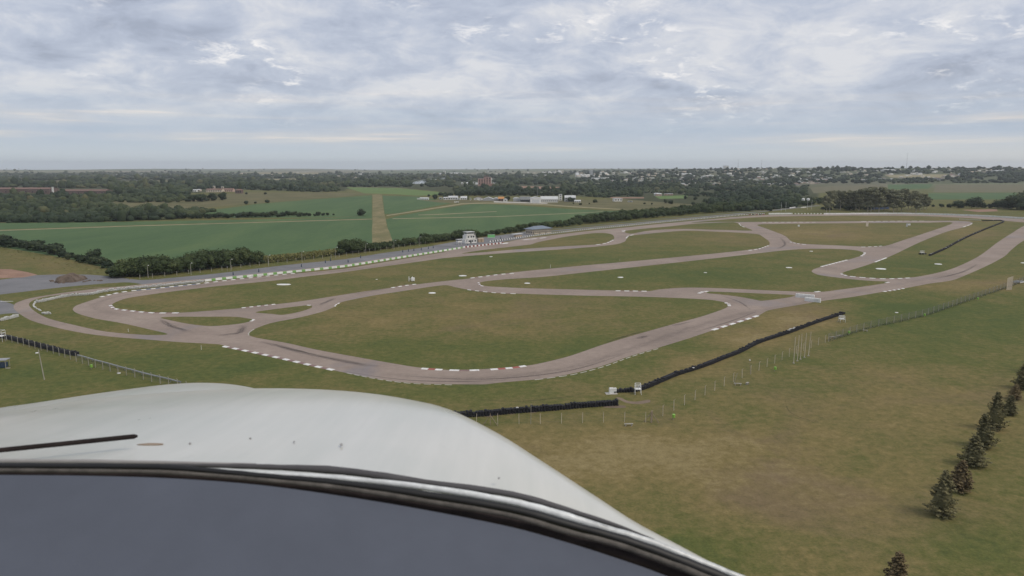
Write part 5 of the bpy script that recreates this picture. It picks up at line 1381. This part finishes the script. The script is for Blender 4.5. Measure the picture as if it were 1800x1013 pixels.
# conifers on the right meadow: foot x,y and top y
for i, (x, yb, yt, kd, lb) in enumerate([
        (1654, 905, 829, 'conifer', 'large dark green conifer nearest the viewer in the row on the right meadow'),
        (1686, 863, 812, 'rust', 'brownish ragged conifer just behind the nearest large conifer'),
        (1711, 819, 768, 'conifer', 'broad dark conifer in the middle of the meadow row with spreading low branches'),
        (1730, 786, 731, 'conifer', 'dark conifer behind the broad one in the meadow row'),
        (1750, 755, 692, 'conifer', 'tallest slender dark conifer in the upper part of the meadow row'),
        (1773, 729, 697, 'conifer', 'small conifer right of the tallest slender one'),
        (1783, 702, 677, 'rust', 'small round bush like conifer near the top of the meadow row'),
        (1798, 684, 640, 'conifer', 'dark conifer cut by the right frame edge'),
        (1822, 655, 612, 'conifer', 'conifer just outside the right frame edge'),
        (1573, 1040, 972, 'rust', 'rust brown conifer top at the bottom frame edge')]):
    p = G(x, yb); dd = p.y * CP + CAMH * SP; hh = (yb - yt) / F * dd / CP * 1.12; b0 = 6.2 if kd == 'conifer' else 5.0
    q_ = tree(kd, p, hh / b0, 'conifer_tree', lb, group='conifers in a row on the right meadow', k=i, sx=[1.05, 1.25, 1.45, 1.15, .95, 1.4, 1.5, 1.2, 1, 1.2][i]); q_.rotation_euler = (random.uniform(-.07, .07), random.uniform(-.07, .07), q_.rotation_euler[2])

# hedgerow between pit lane and crop field: denser and taller where the photograph shows it
hl = [(205, 489, 470), (225, 488, 455), (262, 485, 447), (300, 482, 455), (330, 478, 447), (360, 474, 441), (395, 470, 434), (420, 468, 436), (445, 465, 441), (470, 463, 455), (520, 458, 452), (590, 450, 443), (612, 446, 424), (640, 443, 429), (665, 440, 428), (690, 436, 426), (735, 430, 417), (760, 427, 414), (790, 424, 413), (815, 421, 405),
      (840, 418, 411), (870, 414, 407), (905, 409, 400), (930, 405, 394), (965, 402, 391), (990, 399, 394), (1010, 397, 386), (1040, 393, 379), (1100, 388, 372), (1160, 382, 368), (1220, 377, 364), (1280, 373, 359), (1340, 368, 356), (1400, 363, 353), (1440, 360, 351)]
hxs = [a[0] for a in hl]; cnt = 0
ONES = 'zeroth first second third fourth fifth sixth seventh eighth ninth tenth eleventh twelfth thirteenth fourteenth fifteenth sixteenth seventeenth eighteenth nineteenth'.split()
TENS = {2: 'twent', 3: 'thirt', 4: 'fort', 5: 'fift', 6: 'sixt', 7: 'sevent', 8: 'eight', 9: 'ninet'}


def ordw(n):
    if n < 20: return ONES[n]
    return TENS[n // 10] + ('ieth' if n % 10 == 0 else 'y ' + ONES[n % 10])


hcount = {}
x = 206.0
while x < 1440:
    yb = float(np.interp(x, hxs, [a[1] for a in hl])); yt = float(np.interp(x, hxs, [a[2] for a in hl]))
    for rw in range(2 if x < 980 else 3):
        p = G(x + random.uniform(-3, 3), yb - rw * (1.6 if x < 980 else 2.6) - random.uniform(0, .8)); dd = p.y * CP + CAMH * SP
        hh = (yb - yt) / F * dd * (random.uniform(.72, 1.05) if x < 600 or x > 1000 else random.uniform(.85, 1.3))
        reg = 'left of the reeds' if x < 470 else 'behind the reeds' if x < 590 else 'below the airstrip' if x < 700 else 'behind the control tower' if x < 900 else 'behind the pavilion' if x < 1000 else 'along the service road'
        if 465 < x < 592 and rw == 0: continue
        kk = (reg, rw); hcount[kk] = hcount.get(kk, 0) + 1
        wh = f"{ordw(hcount[kk])} from left, {['front', 'middle', 'rear'][rw]} row of hedge {reg}"
        if hh < 3.2: tree('shrub', p, hh / 4.0, 'shrub', 'shrub, ' + wh, 'shrub', 'hedgerow ' + reg)
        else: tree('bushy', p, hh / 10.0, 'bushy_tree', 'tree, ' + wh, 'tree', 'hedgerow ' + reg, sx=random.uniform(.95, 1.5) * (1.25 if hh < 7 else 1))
        cnt += 1
    x += (13 if x < 470 else 10 if x < 980 else 9.5) * random.uniform(.7, 1.2) * (1.25 if 465 < x < 592 else 1)
# field bushes and airfield trees
sp = [(635, 379.6, 366, 'round', 'single round dark tree by the airstrip'), (165, 462, 437, 'round', 'big round bush at the left edge of the crop field'), (145, 462, 450, 'shrub', 'low bush left of the big round bush'), (190, 466, 456, 'shrub', 'low bush right of the big round bush'),
      (90, 446, 431, 'round', 'bush at the right end of the left field hedge'), (68, 440, 425, 'round', 'rounded bush second from the right end of the left field hedge'), (48, 436, 424, 'shrub', 'bush in the middle of the left field hedge'), (25, 433, 421, 'shrub', 'bush left of the middle of the left field hedge'), (6, 430, 411, 'round', 'tall bush at the left frame edge above the dry bank'), (-20, 428, 410, 'round', 'bush just left of the frame above the dry bank'), (120, 457, 446, 'shrub', 'small bush below the left field hedge'),
      (765, 350.6, 340.4, 'round', 'round airfield tree left of the white cube house'), (753.6, 346, 341, 'round', 'small round tree above the low bungalow'), (781, 348, 340, 'round', 'round airfield tree behind the white cube house'), (822.6, 352, 340, 'cypress', 'dark pointed cypress right of the second white hangar'), (892, 352.6, 344.4, 'round', 'round tree between the sheds of the airfield'), (957.6, 355.4, 350, 'round', 'dark round tree in front of the long hall'),
      (843, 344, 333.6, 'round', 'large tree behind the red porch house'), (990.4, 353.6, 340.6, 'cypress', 'dark cypress beside the slim white tower'), (1001, 355, 346, 'round', 'dark tree in front of the grey angular hall'), (1007, 355, 347.6, 'round', 'second dark tree in front of the grey angular hall'), (1046, 356.6, 349.6, 'round', 'grey green tree in the scrub right of the airfield'), (1020, 361, 357, 'shrub', 'flat bush on the scrub below the airfield cottage'), (1036, 359.4, 356.8, 'shrub', 'flat bush right of the airfield cottage'), (1008, 358.8, 356.4, 'shrub', 'small bush near the apron end'),
      (802, 341.6, 335.4, 'round', 'tree at the edge of the bright meadow'), (935, 345, 337.6, 'round', 'tree behind the grey open hangar'), (1133, 359, 356, 'shrub', 'small scrub bush, left of a scattered pair'), (1146, 360, 356.6, 'shrub', 'small scrub bush, right of a scattered pair'), (1170, 358, 350, 'round', 'round tree in the brown scrub'), (1178, 359, 351, 'round', 'round tree right of another in the brown scrub'), (1218, 360.6, 354, 'round', 'single tree at the right of the brown scrub'), (1205, 351, 344, 'round', 'dark tree above the bright clearing, left'), (1222, 352, 344.6, 'round', 'dark tree above the bright clearing, right'), (1240, 360, 348, 'round', 'large dark tree at the right end of the scrub'), (1252, 359.6, 349, 'round', 'large dark tree beside the right end of the scrub'),
      (348, 354.6, 339, 'round', 'wide grey green tree left in front of the estate'), (338, 354.6, 341, 'round', 'grey green tree left of the wide one before the estate'), (357, 354.6, 340, 'round', 'grey green tree right of the wide one before the estate'), (375, 353, 337, 'round', 'tall tree before the middle of the estate'), (392, 352, 336.4, 'round', 'tall brownish tree before the estate wing'), (366, 353.6, 348.4, 'shrub', 'small dark bush between the estate trees'), (433, 342, 337.6, 'round', 'small round tree right of the gatehouse'), (466.6, 342, 337.4, 'round', 'small round tree alone on the olive field'), (422, 340, 317.6, 'cypress', 'tall dark cypress behind the estate'),
      (433, 359.4, 352.4, 'shrub', 'bush on the lower edge of the olive field, left'), (449, 358, 354, 'shrub', 'bush on the lower edge of the olive field, middle'), (470, 357.4, 351, 'shrub', 'bush on the lower edge of the olive field, right'), (1352, 371.6, 363, 'round', 'green tree left of the near goalposts'), (1382, 364.6, 357, 'round', 'small tree right behind the left goalposts')]
for i, (x, yb, yt, kd, lb) in enumerate(sp):
    p = H1(x, yb); dd = p.y * CP + CAMH * SP; hh = (yb - yt) / F * dd; b0 = {'round': 9.6, 'shrub': 4.2, 'cypress': 11.5}[kd]
    tree(kd, p, hh / b0, {'shrub': 'shrub', 'cypress': 'cypress_tree'}.get(kd, 'round_tree'), lb, 'shrub' if kd == 'shrub' else 'tree', sx=random.uniform(1.0, 1.3))
# hedge across the crop field
x = 190; hn = 0
while x < 590:
    hn += 1
    ht = float(np.interp(x, [190, 330, 400, 450, 520, 552, 560, 590], [16, 13, 10, 12, 10, 5, 9, 3])) * random.uniform(.7, 1.05)
    p = G(x, float(np.interp(x, [190, 400, 590], [389, 384, 380])) - random.uniform(0, 2)); dd = p.y; hh = ht / F * dd
    tree('round', p, hh / 9.6, 'round_tree', f'rounded tree, {ordw(hn)} from left in the hedge across the crop fields', 'tree', 'hedge across the crop fields', sx=random.uniform(1.1, 1.7)); x += random.uniform(7, 12)
# eucalyptus grove
for i in range(30):
    x = 1446 + 182 * (i + .5) / 30 + random.uniform(-4, 4); yb = 374.0 - random.uniform(0, 6) - (i % 2) * 2
    p = G(x, yb); yt = -1.5 + float(np.interp(x, [1440, 1460, 1480, 1500, 1515, 1540, 1560, 1575, 1590, 1600, 1632], [345, 336, 335, 334, 331, 328, 333, 336, 331, 336, 343])) + random.uniform(0, 3)
    dd = p.y * CP; tree('gum', p, (yb - yt) / F * dd / 26.0, 'gum_tree', f'gum tree with pale trunk, {ordw(i + 1)} from left in the grove', 'tree', 'gum tree grove', sx=random.uniform(1.0, 1.35))
# hedge and trees right of the grove
for i, (x, yb, yt) in enumerate([(1640, 364, 359), (1655, 365, 358), (1668, 365.6, 357), (1682, 366, 351), (1690, 366, 353), (1708, 366, 346.6), (1716, 366, 345), (1728, 366, 356), (1742, 366, 357), (1754, 366.6, 350), (1764, 367, 349), (1772, 368, 350), (1787, 368, 341), (1796, 369, 334.6), (1808, 369, 334), (1825, 370, 338), (1845, 371, 342)]):
    p = G(x, yb); dd = p.y; tree('round', p, (yb - yt) / F * dd / 9.6, 'round_tree', [f'dark tree, {ordw(i + 1)} from the left in the low hedge right of the gum grove', f'tall dark tree, {ordw(max(1, i - 11))} from the left in the clump at the right frame edge'][x > 1780], 'tree', ['hedge right of the gum grove', 'tall trees at the right frame edge'][x > 1780], sx=random.uniform(1.0, 1.4))

# continuous hedge on the dry bank and low trees behind the hangars
for i in range(30):
    x = -60 + i * 9.2 + random.uniform(-3, 3); yb = float(np.interp(x, [-60, 0, 100, 140, 215], [424, 431, 448, 460, 478])) + random.uniform(-2.5, 1.5)
    p = G(x, yb); tree('shrub', p, random.uniform(.55, 1.35) * (1.25 if x < 110 else .8), 'shrub', f'shrub, {ordw(i + 1)} from left in the ragged hedge on the dry bank', 'shrub', 'ragged hedge on the dry bank', sx=random.uniform(1.2, 1.9))
for i in range(26):
    x = 774 + i * 9.4 + random.uniform(-3, 3); p = H1(x, random.uniform(343.5, 346)); tree('round', p, random.uniform(.65, 1.2), 'round_tree', f'tree, {ordw(i + 1)} from left in line behind the airfield buildings', 'tree', 'tree line behind the airfield buildings', sx=random.uniform(1, 1.4))
for i in range(14):
    x = 1444 + i * 7 + random.uniform(-3, 3); p = G(x, 369 + random.uniform(-2, 1)); tree('shrub', p, random.uniform(.8, 1.5), 'shrub', f'shrub, {ordw(i + 1)} from left under the gum trees', 'shrub', 'undergrowth of the gum grove', sx=random.uniform(1, 1.6))

# reed bed: countless tall stalks
P = []
for i in range(5200):
    x = random.uniform(440, 606); yb = float(np.interp(x, [440, 533, 606], [466, 457.6, 448])); p = G(x, yb - random.uniform(.2, 4.6)); P.append((p.x, p.y, random.uniform(.4, 3.2)))
P = np.array(P); v_, f_, t_ = leafquads(P, np.tile(np.array([[0, -.6, .5]]), (len(P), 1)), .42, rng.uniform(0, 1, len(P)))
o = join_np('reed_bed', [(v_, f_)], 'leaf_reed', tint=t_); tag(o, 'yellowish green reed bed along the fence between two hedgerow clumps', 'reeds', kind='stuff')
# weeds on the dry bank at the left and under the chain link fence
P = []
for i in range(1500):
    x = random.uniform(-120, 230); yb = float(np.interp(x, [-120, 0, 100, 200, 300], [430, 436, 452, 468, 482])) + random.uniform(0, 1) ** 2.5 * 20
    p = G(x, yb); P.append((p.x, p.y, random.uniform(0, .5) * random.random()))
P = np.array(P); v_, f_, t_ = leafquads(P, np.tile(np.array([[0, -.2, 3.0]]), (len(P), 1)), .55, np.clip(rng.normal(.6, .25, len(P)), 0, 1))
tag(join_np('scrub', [(v_, f_)], 'leaf_reed', tint=t_), 'low rough scrub on the dry bank at the left', 'scrub', kind='stuff')
P = []
L, at = along([(1456, 600.6), (1520, 580), (1560, 570.6), (1630, 554), (1700, 530), (1762, 509), (1800, 495), (1900, 462)])
for i in range(4200):
    p, hd = at(random.uniform(0, L)); o_ = random.gauss(0, .5); P.append((p.x - math.sin(hd) * o_, p.y + math.cos(hd) * o_, random.uniform(0, .45)))
P = np.array(P); v_, f_, t_ = leafquads(P, np.tile(np.array([[0, -.5, .6]]), (len(P), 1)), .11, np.clip(rng.normal(.75, .2, len(P)), 0, 1))
tag(join_np('weeds', [(v_, f_)], 'leaf_wood', tint=t_), 'dark weeds grown through the foot of the chain link fence', 'weeds', kind='stuff')

# ------------------------------------------------------------ woods: thousands of crowns that read as one mass
def clump(sub, leaves):
    v_, f_ = ICO2 if sub == 2 else ICO1
    w_ = v_ * rng.uniform(.72, 1.22, (len(v_), 1)); w_[:, 2] = w_[:, 2] * .82 + .62
    f4 = np.concatenate([f_, f_[:, 2:3]], 1)[:, :3]
    its = [(w_, f4, rng.uniform(-.12, .12, len(w_)))]
    if leaves:
        d = rng.normal(size=(leaves, 3)); d /= np.linalg.norm(d, axis=1)[:, None]
        q = d * rng.uniform(.85, 1.25, (leaves, 1)); q[:, 2] = np.abs(q[:, 2]) * .82 + .5
        a, b_, t_ = leafquads(q, d, .17, rng.uniform(-.1, .25, leaves))
        tri = np.concatenate([b_[:, [0, 1, 2]], b_[:, [0, 2, 3]]]); its.append((a, tri + len(w_), t_))
    return np.concatenate([i[0] for i in its]), np.concatenate([i[1] for i in its]), np.concatenate([i[2] for i in its])


NEARC = [clump(2, 26) for _ in range(6)]; FARC = [clump(1, 8) for _ in range(5)]
for wi, (den, pl) in enumerate(WOODS):
    xs = [a for a, _ in pl]; ys = [b for _, b in pl]; x0, x1, y0, y1 = min(xs), max(xs), min(ys), max(ys)
    n = int((x1 - x0) * (y1 - y0) * den); x = rng.uniform(x0, x1, n); y = rng.uniform(y0, y1, n)
    m_ = inpoly(x, y, pl)
    for a, b_, c_, d_ in CLEAR: m_ &= ~((x > a) & (x < c_) & (y > b_) & (y < d_))
    if wi == 3:
        belt = np.sin(y * 3.1 + np.sin(x / 90) * 2) + np.sin(x / 23) * .8 + np.sin(x / 61 + 2) * .8; m_ &= belt > .2
    if wi == 2:
        m_ &= (np.sin(x / 31 + y / 2.2) + np.sin(x / 12.7) * .7 + rng.normal(0, .6, n)) > -.7
    x, y = x[m_], y[m_]; X, Y, Z = hit(x, y); ok = ~np.isnan(X); X, Y, Z, x, y = X[ok], Y[ok], Z[ok], x[ok], y[ok]
    r_ = np.hypot(X, Y); big = np.clip(r_ / 1500, .75, 2.2)
    items = []; tints = []
    patch = .34 + .22 * np.sin(X / 83 + np.sin(Y / 140) * 2) + .16 * np.sin(X / 37 - Y / 210)
    for i in range(len(X)):
        sc = (rng.uniform(2.4, 6.6) if wi != 2 else rng.uniform(2.8, 5.0)) * (big[i] if wi != 1 else max(.8, big[i] * .85))
        near = r_[i] < 2300
        v_, f_, t_ = (NEARC if near else FARC)[rng.integers(6 if near else 5)]
        a = rng.uniform(0, 6.28); c_, s_ = math.cos(a), math.sin(a); hs_ = rng.uniform(.65, 1.15) if rng.random() < .93 else 1.7
        if r_[i] > 2600: hs_ *= .75
        q = np.stack([(v_[:, 0] * c_ - v_[:, 1] * s_) * sc + X[i], (v_[:, 0] * s_ + v_[:, 1] * c_) * sc + Y[i], v_[:, 2] * sc * hs_ + Z[i] - .4], 1)
        items.append((q, f_)); tints.append(np.clip(t_ + patch[i] + rng.normal(0, .16), 0, 1))
    o = join_np(['woodland', 'thicket', 'town_trees', 'far_tree_belts'][wi], items, 'leaf_wood', tint=np.concatenate(tints))
    tag(o, ['dark dense woodland covering the flat land at the left', 'dense green thicket behind the airfield and the service road', 'countless dark trees between the houses of the distant town', 'thin dark tree belts along the horizon'][wi], 'woodland', kind='stuff')


# ------------------------------------------------------------ the aircraft one looks out of
def PX(px, py, d):
    dx, dy, dz = ray(px, py); return Vector((float(dx * d), float(dy * d), CAMH + float(dz * d)))


AIR = thing('light_aircraft', 'white nose and blue grey dashboard of the light aircraft the view is taken from', 'aircraft', (0, .6, CAMH - .75))
AO = Vector(AIR.location)
plain('dash_cover', (0.084, 0.094, 0.118), 0.6, 0.35, var=.16, scale=1.6)
t = NT.__new__(NT); t.nt = MATS['dash_cover'].node_tree
t.link(t.n('ShaderNodeBump', ins={'Height': t.noise(pos_of(t), 420, 4, .7), 'Strength': .35, 'Distance': .0006}).outputs[0], t.nt.nodes['Principled BSDF'].inputs['Normal'])
plain('rubber_black', (0.012, 0.012, 0.012), 0.5, 0.4, scale=30, var=.3)
plain('rubber_brown', (0.022, 0.016, 0.015), 0.8, 0.2, scale=40, var=.5)
plain('rubber_ridge', (0.10, 0.09, 0.078), 0.8, 0.25, scale=60, var=.5)
plain('seal_grey', (0.085, 0.082, 0.085), 0.7, 0.3, scale=8)
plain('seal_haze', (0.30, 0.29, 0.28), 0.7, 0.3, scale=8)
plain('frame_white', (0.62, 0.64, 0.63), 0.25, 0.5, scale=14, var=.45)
m, t, b = principled('cowling_paint', 0.75, 0.30, 0.5, coat=0.5)
pos = pos_of(t)
n1 = t.noise(pos, 2.2, 5, 0.6, .4); n2 = t.noise(pos, 26, 4, 0.7)
st = t.noise(t.n('ShaderNodeMapping', ins={'Vector': pos, 'Rotation': (0, 0, R(25)), 'Scale': (14, 1.2, 4)}).outputs[0], 2.0, 4, 0.6)
c = t.ramp(t.math('ADD', t.math('MULTIPLY', n1, .6), t.math('MULTIPLY', st, .4)), [(0.36, (0.53, 0.535, 0.48)), (0.5, (0.59, 0.585, 0.53)), (0.64, (0.65, 0.64, 0.585))])
c = t.mix(t.math('MULTIPLY', t.n('ShaderNodeMapRange', ins={0: n2, 1: .64, 2: .78}).outputs[0], .35), c, (0.42, 0.41, 0.38))
t.link(c, b.inputs['Base Color'])
t.link(t.ramp(n1, [(0.3, 0.26), (0.7, 0.42)]), b.inputs['Roughness']); b.inputs['Coat Roughness'].default_value = .15
t.link(t.n('ShaderNodeBump', ins={'Height': n1, 'Strength': .06, 'Distance': .02}).outputs[0], b.inputs['Normal'])


def patch(name, Bp, Sp, dB, dS, tmax=1.9, nt_=30, k=5, mat='cowling_paint', pw=2.0):
    B_ = smooth(Bp, False, k); S_ = smooth(Sp, False, k); n = len(B_)
    u_ = np.linspace(0, len(Bp) - 1, n); db = np.interp(u_, range(len(Bp)), dB); ds = np.interp(u_, range(len(Bp)), dS)
    ker = np.array([1, 2, 3, 2, 1]) / 9.0; pad = lambda a: np.convolve(np.concatenate([[a[0]] * 2, a, [a[-1]] * 2]), ker, 'valid')
    db, ds = pad(db), pad(ds); vs = []; fs = []
    for i in range(n):
        for j in range(nt_ + 1):
            tt = tmax * j / nt_
            y = S_[i][1] + (B_[i][1] - S_[i][1]) * abs(1 - tt) ** pw
            x = B_[i][0] + (S_[i][0] - B_[i][0]) * tt
            p = PX(x, y, db[i] + (ds[i] - db[i]) * tt) - AO; vs.append(p)
    for i in range(n - 1):
        for j in range(nt_):
            a = i * (nt_ + 1) + j; fs.append((a, a + nt_ + 1, a + nt_ + 2, a + 1))
    m_ = MB(); m_.add(vs, fs); o = m_.build(name, mat, AIR, True); return o


Bp = [(-330, 842), (-150, 842), (0, 843), (150, 844), (300, 847), (450, 851), (600, 861), (700, 871), (800, 890), (880, 910), (960, 930), (1040, 952), (1110, 973), (1180, 996), (1260, 1026), (1340, 1060)]
Sp = [(-330, 790), (-150, 752), (0, 726), (150, 703), (300, 689.5), (445, 683), (560, 684.6), (650, 691.6), (720, 703), (780, 718), (862, 759), (940, 810), (1015, 860), (1085, 908), (1160, 950), (1245, 996)]
patch('cowling', Bp, Sp, [.80] * 16, [1.55, 1.6, 1.65, 1.7, 1.72, 1.7, 1.6, 1.5, 1.4, 1.32, 1.2, 1.08, 1.0, .94, .90, .87])
S2 = [(-330, 792), (-200, 757), (-100, 735), (0, 717), (60, 708.6), (120, 699.4), (180, 690.6), (240, 682.4), (290, 676.4), (340, 673.2), (385, 674), (420, 677.6), (447, 683), (475, 693), (510, 715)]
B2 = [(x, y + 55) for x, y in S2]
patch('nose_bowl', B2, S2, [1.55] * 15, [2.15] * 15, tmax=1.8, nt_=16)


def strip(name, line, mat, d, squash=1.0, seg=8, k=6, par=None):
    L_ = smooth([(a, b_) for a, b_, _ in line], False, k); n = len(L_)
    rr_ = np.interp(np.linspace(0, len(line) - 1, n), range(len(line)), [c_ for _, _, c_ in line])
    b_ = MB(); pts = []; rs = []
    for i, (x, y) in enumerate(L_):
        wob_ = 1 + .07 * math.sin(x / 21.0) + .05 * math.sin(x / 8.3 + 1)
        pts.append(PX(x, y, d) - AO); rs.append(float(rr_[i]) / F * d * wob_)
    b_.tube(pts, rs, seg); return b_.build(name, mat, par or AIR, True)


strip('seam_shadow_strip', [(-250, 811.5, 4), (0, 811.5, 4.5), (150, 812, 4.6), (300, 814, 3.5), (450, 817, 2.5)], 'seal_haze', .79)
strip('grey_sealant', [(290, 817, 2), (380, 819, 4), (450, 820.5, 5), (600, 828, 7.5), (750, 849, 6.4), (900, 869.5, 6.2), (998, 897, 5.4), (1071, 920, 4.2), (1132, 941.6, 1.6), (1150, 948, .6)], 'seal_grey', .775)
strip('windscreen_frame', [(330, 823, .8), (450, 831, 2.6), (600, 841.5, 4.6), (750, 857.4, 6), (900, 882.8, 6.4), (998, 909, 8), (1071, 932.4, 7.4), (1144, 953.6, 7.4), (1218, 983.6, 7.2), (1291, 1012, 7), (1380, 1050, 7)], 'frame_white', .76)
strip('outer_seal', [(-250, 820, 6.5), (0, 820, 6.5), (150, 820.6, 6.6), (300, 823, 6.6), (450, 836.6, 6), (600, 850.6, 7), (750, 871.4, 8.6), (900, 896.4, 9), (998, 923, 9), (1071, 943, 9), (1144, 966.6, 10), (1218, 996, 11), (1291, 1025, 11), (1380, 1064, 12)], 'rubber_black', .75)
strip('seal_ridge', [(-250, 827, 3.4), (0, 827, 3.6), (150, 828, 3.6), (300, 831, 3.8), (450, 843, 3.8), (600, 858, 4), (750, 881.4, 4.6), (900, 907, 4.6), (998, 935, 5), (1071, 953.6, 5), (1144, 978, 5.4), (1218, 1006, 6), (1291, 1037, 6)], 'rubber_ridge', .705, par=None)
strip('inner_seal', [(-250, 834.6, 7), (0, 834.8, 7.2), (150, 836, 7.4), (300, 839.6, 8), (450, 850, 9), (600, 868.4, 10.5), (750, 893, 11.5), (900, 920, 13), (998, 947.6, 13.5), (1071, 967.6, 14.5), (1144, 992.4, 15), (1218, 1022, 16), (1291, 1054, 16)], 'rubber_brown', .715)
# dashboard cover
E = smooth([(-250, 836), (0, 839), (150, 840.5), (300, 845), (450, 856), (600, 876), (750, 901), (900, 931), (998, 958), (1071, 981), (1144, 1006), (1218, 1036), (1291, 1070)], False, 5)
vs = []; fs = []; nq = 18
for i, (x, y) in enumerate(E):
    for j in range(nq + 1):
        q = j / nq; yy = (y - 4) + (1350 - y) * q ** 1.15; xx = x + (x - 500) * .25 * q; d_ = .70 - .30 * q
        p = PX(xx, yy, d_) - AO; p.z -= .02 * (1 - math.exp(-((1 - q) * 0 + q * 6))); vs.append(p)
for i in range(len(E) - 1):
    for j in range(nq):
        a = i * (nq + 1) + j; fs.append((a, a + 1, a + nq + 2, a + nq + 1))
b_ = MB(); b_.add(vs, fs); o = b_.build('dashboard_cover', 'dash_cover', AIR, True)
b_ = MB(); b_.tube([PX(-120, 806, .86) - AO, PX(0, 791.6, .90) - AO, PX(120, 779.4, .94) - AO, PX(236, 767.4, .98) - AO, PX(242, 766.8, .982) - AO], [.0030, .0030, .0031, .0032, .0014], 10)
b_.build('probe_rod', 'rubber_brown', AIR, True)
# oval drain recess on the cowling and a few dark chips
vs_o = [(265, 781.6, 22, 2.0)]
for x, y, rx, ry in vs_o + [(600, 782, 2.6, 2), (334, 780, 2, 1.6), (440, 771, 2, 1), (517, 777, 1.5, 1.2), (877, 841, 2, 1.5)]:
    # foot on the cowling surface: column nearest in x, height from the profile
    bs = np.interp(x, [a for a, _ in Bp], [c_ for _, c_ in Bp]); ss = np.interp(x, [a for a, _ in Sp], [c_ for _, c_ in Sp])
    tt = 1 - math.sqrt(max(0, (y - ss) / (bs - ss))); d0 = .80 if x < 800 else .77; ds_ = np.interp(x, [a for a, _ in Sp], [1.55, 1.6, 1.65, 1.7, 1.72, 1.7, 1.6, 1.5, 1.4, 1.32, 1.2, 1.08, .98, .88, .80, .76])
    d_ = (d0 + (ds_ - d0) * tt) * .996
    c_ = PX(x, y, d_) - AO; e1 = PX(x + rx, y - rx * .02, d_) - AO - c_; e2 = PX(x, y - ry, d_ * (1.0 + .0009 * ry * 3)) - AO - c_
    b_ = MB(); n = 14; rg = [c_ + e1 * math.cos(2 * math.pi * k / n) * (1 + .12 * math.sin(k * 2.1)) + e2 * math.sin(2 * math.pi * k / n) for k in range(n)]
    b_.add(rg + [q + Vector((0, 0, .0006)) for q in rg], [tuple(range(n)), tuple(range(n, 2 * n))] + [(k, (k + 1) % n, n + (k + 1) % n, n + k) for k in range(n)])
    b_.build('drain_recess' if rx > 20 else 'paint_chip', 'wood_grey' if rx > 20 else 'seal_haze', AIR)

# ------------------------------------------------------------ haze
HZ = 6.5e-5
m = bpy.data.materials.new('haze'); m.use_nodes = True; t = NT(m.node_tree)
pvn = t.n('ShaderNodeVolumePrincipled', ins={'Color': (0.90, 0.95, 1.0, 1), 'Density': HZ, 'Anisotropy': 0.2})
ou = t.n('ShaderNodeOutputMaterial'); t.link(pvn.outputs[0], ou.inputs['Volume'])
m.cycles.homogeneous_volume = True if hasattr(m.cycles, 'homogeneous_volume') else True
MATS['haze'] = m
b_ = MB(); b_.box(0, 0, -1.5, 29600, 29600, 141.5); tag(b_.build('haze', 'haze'), kind='stuff')
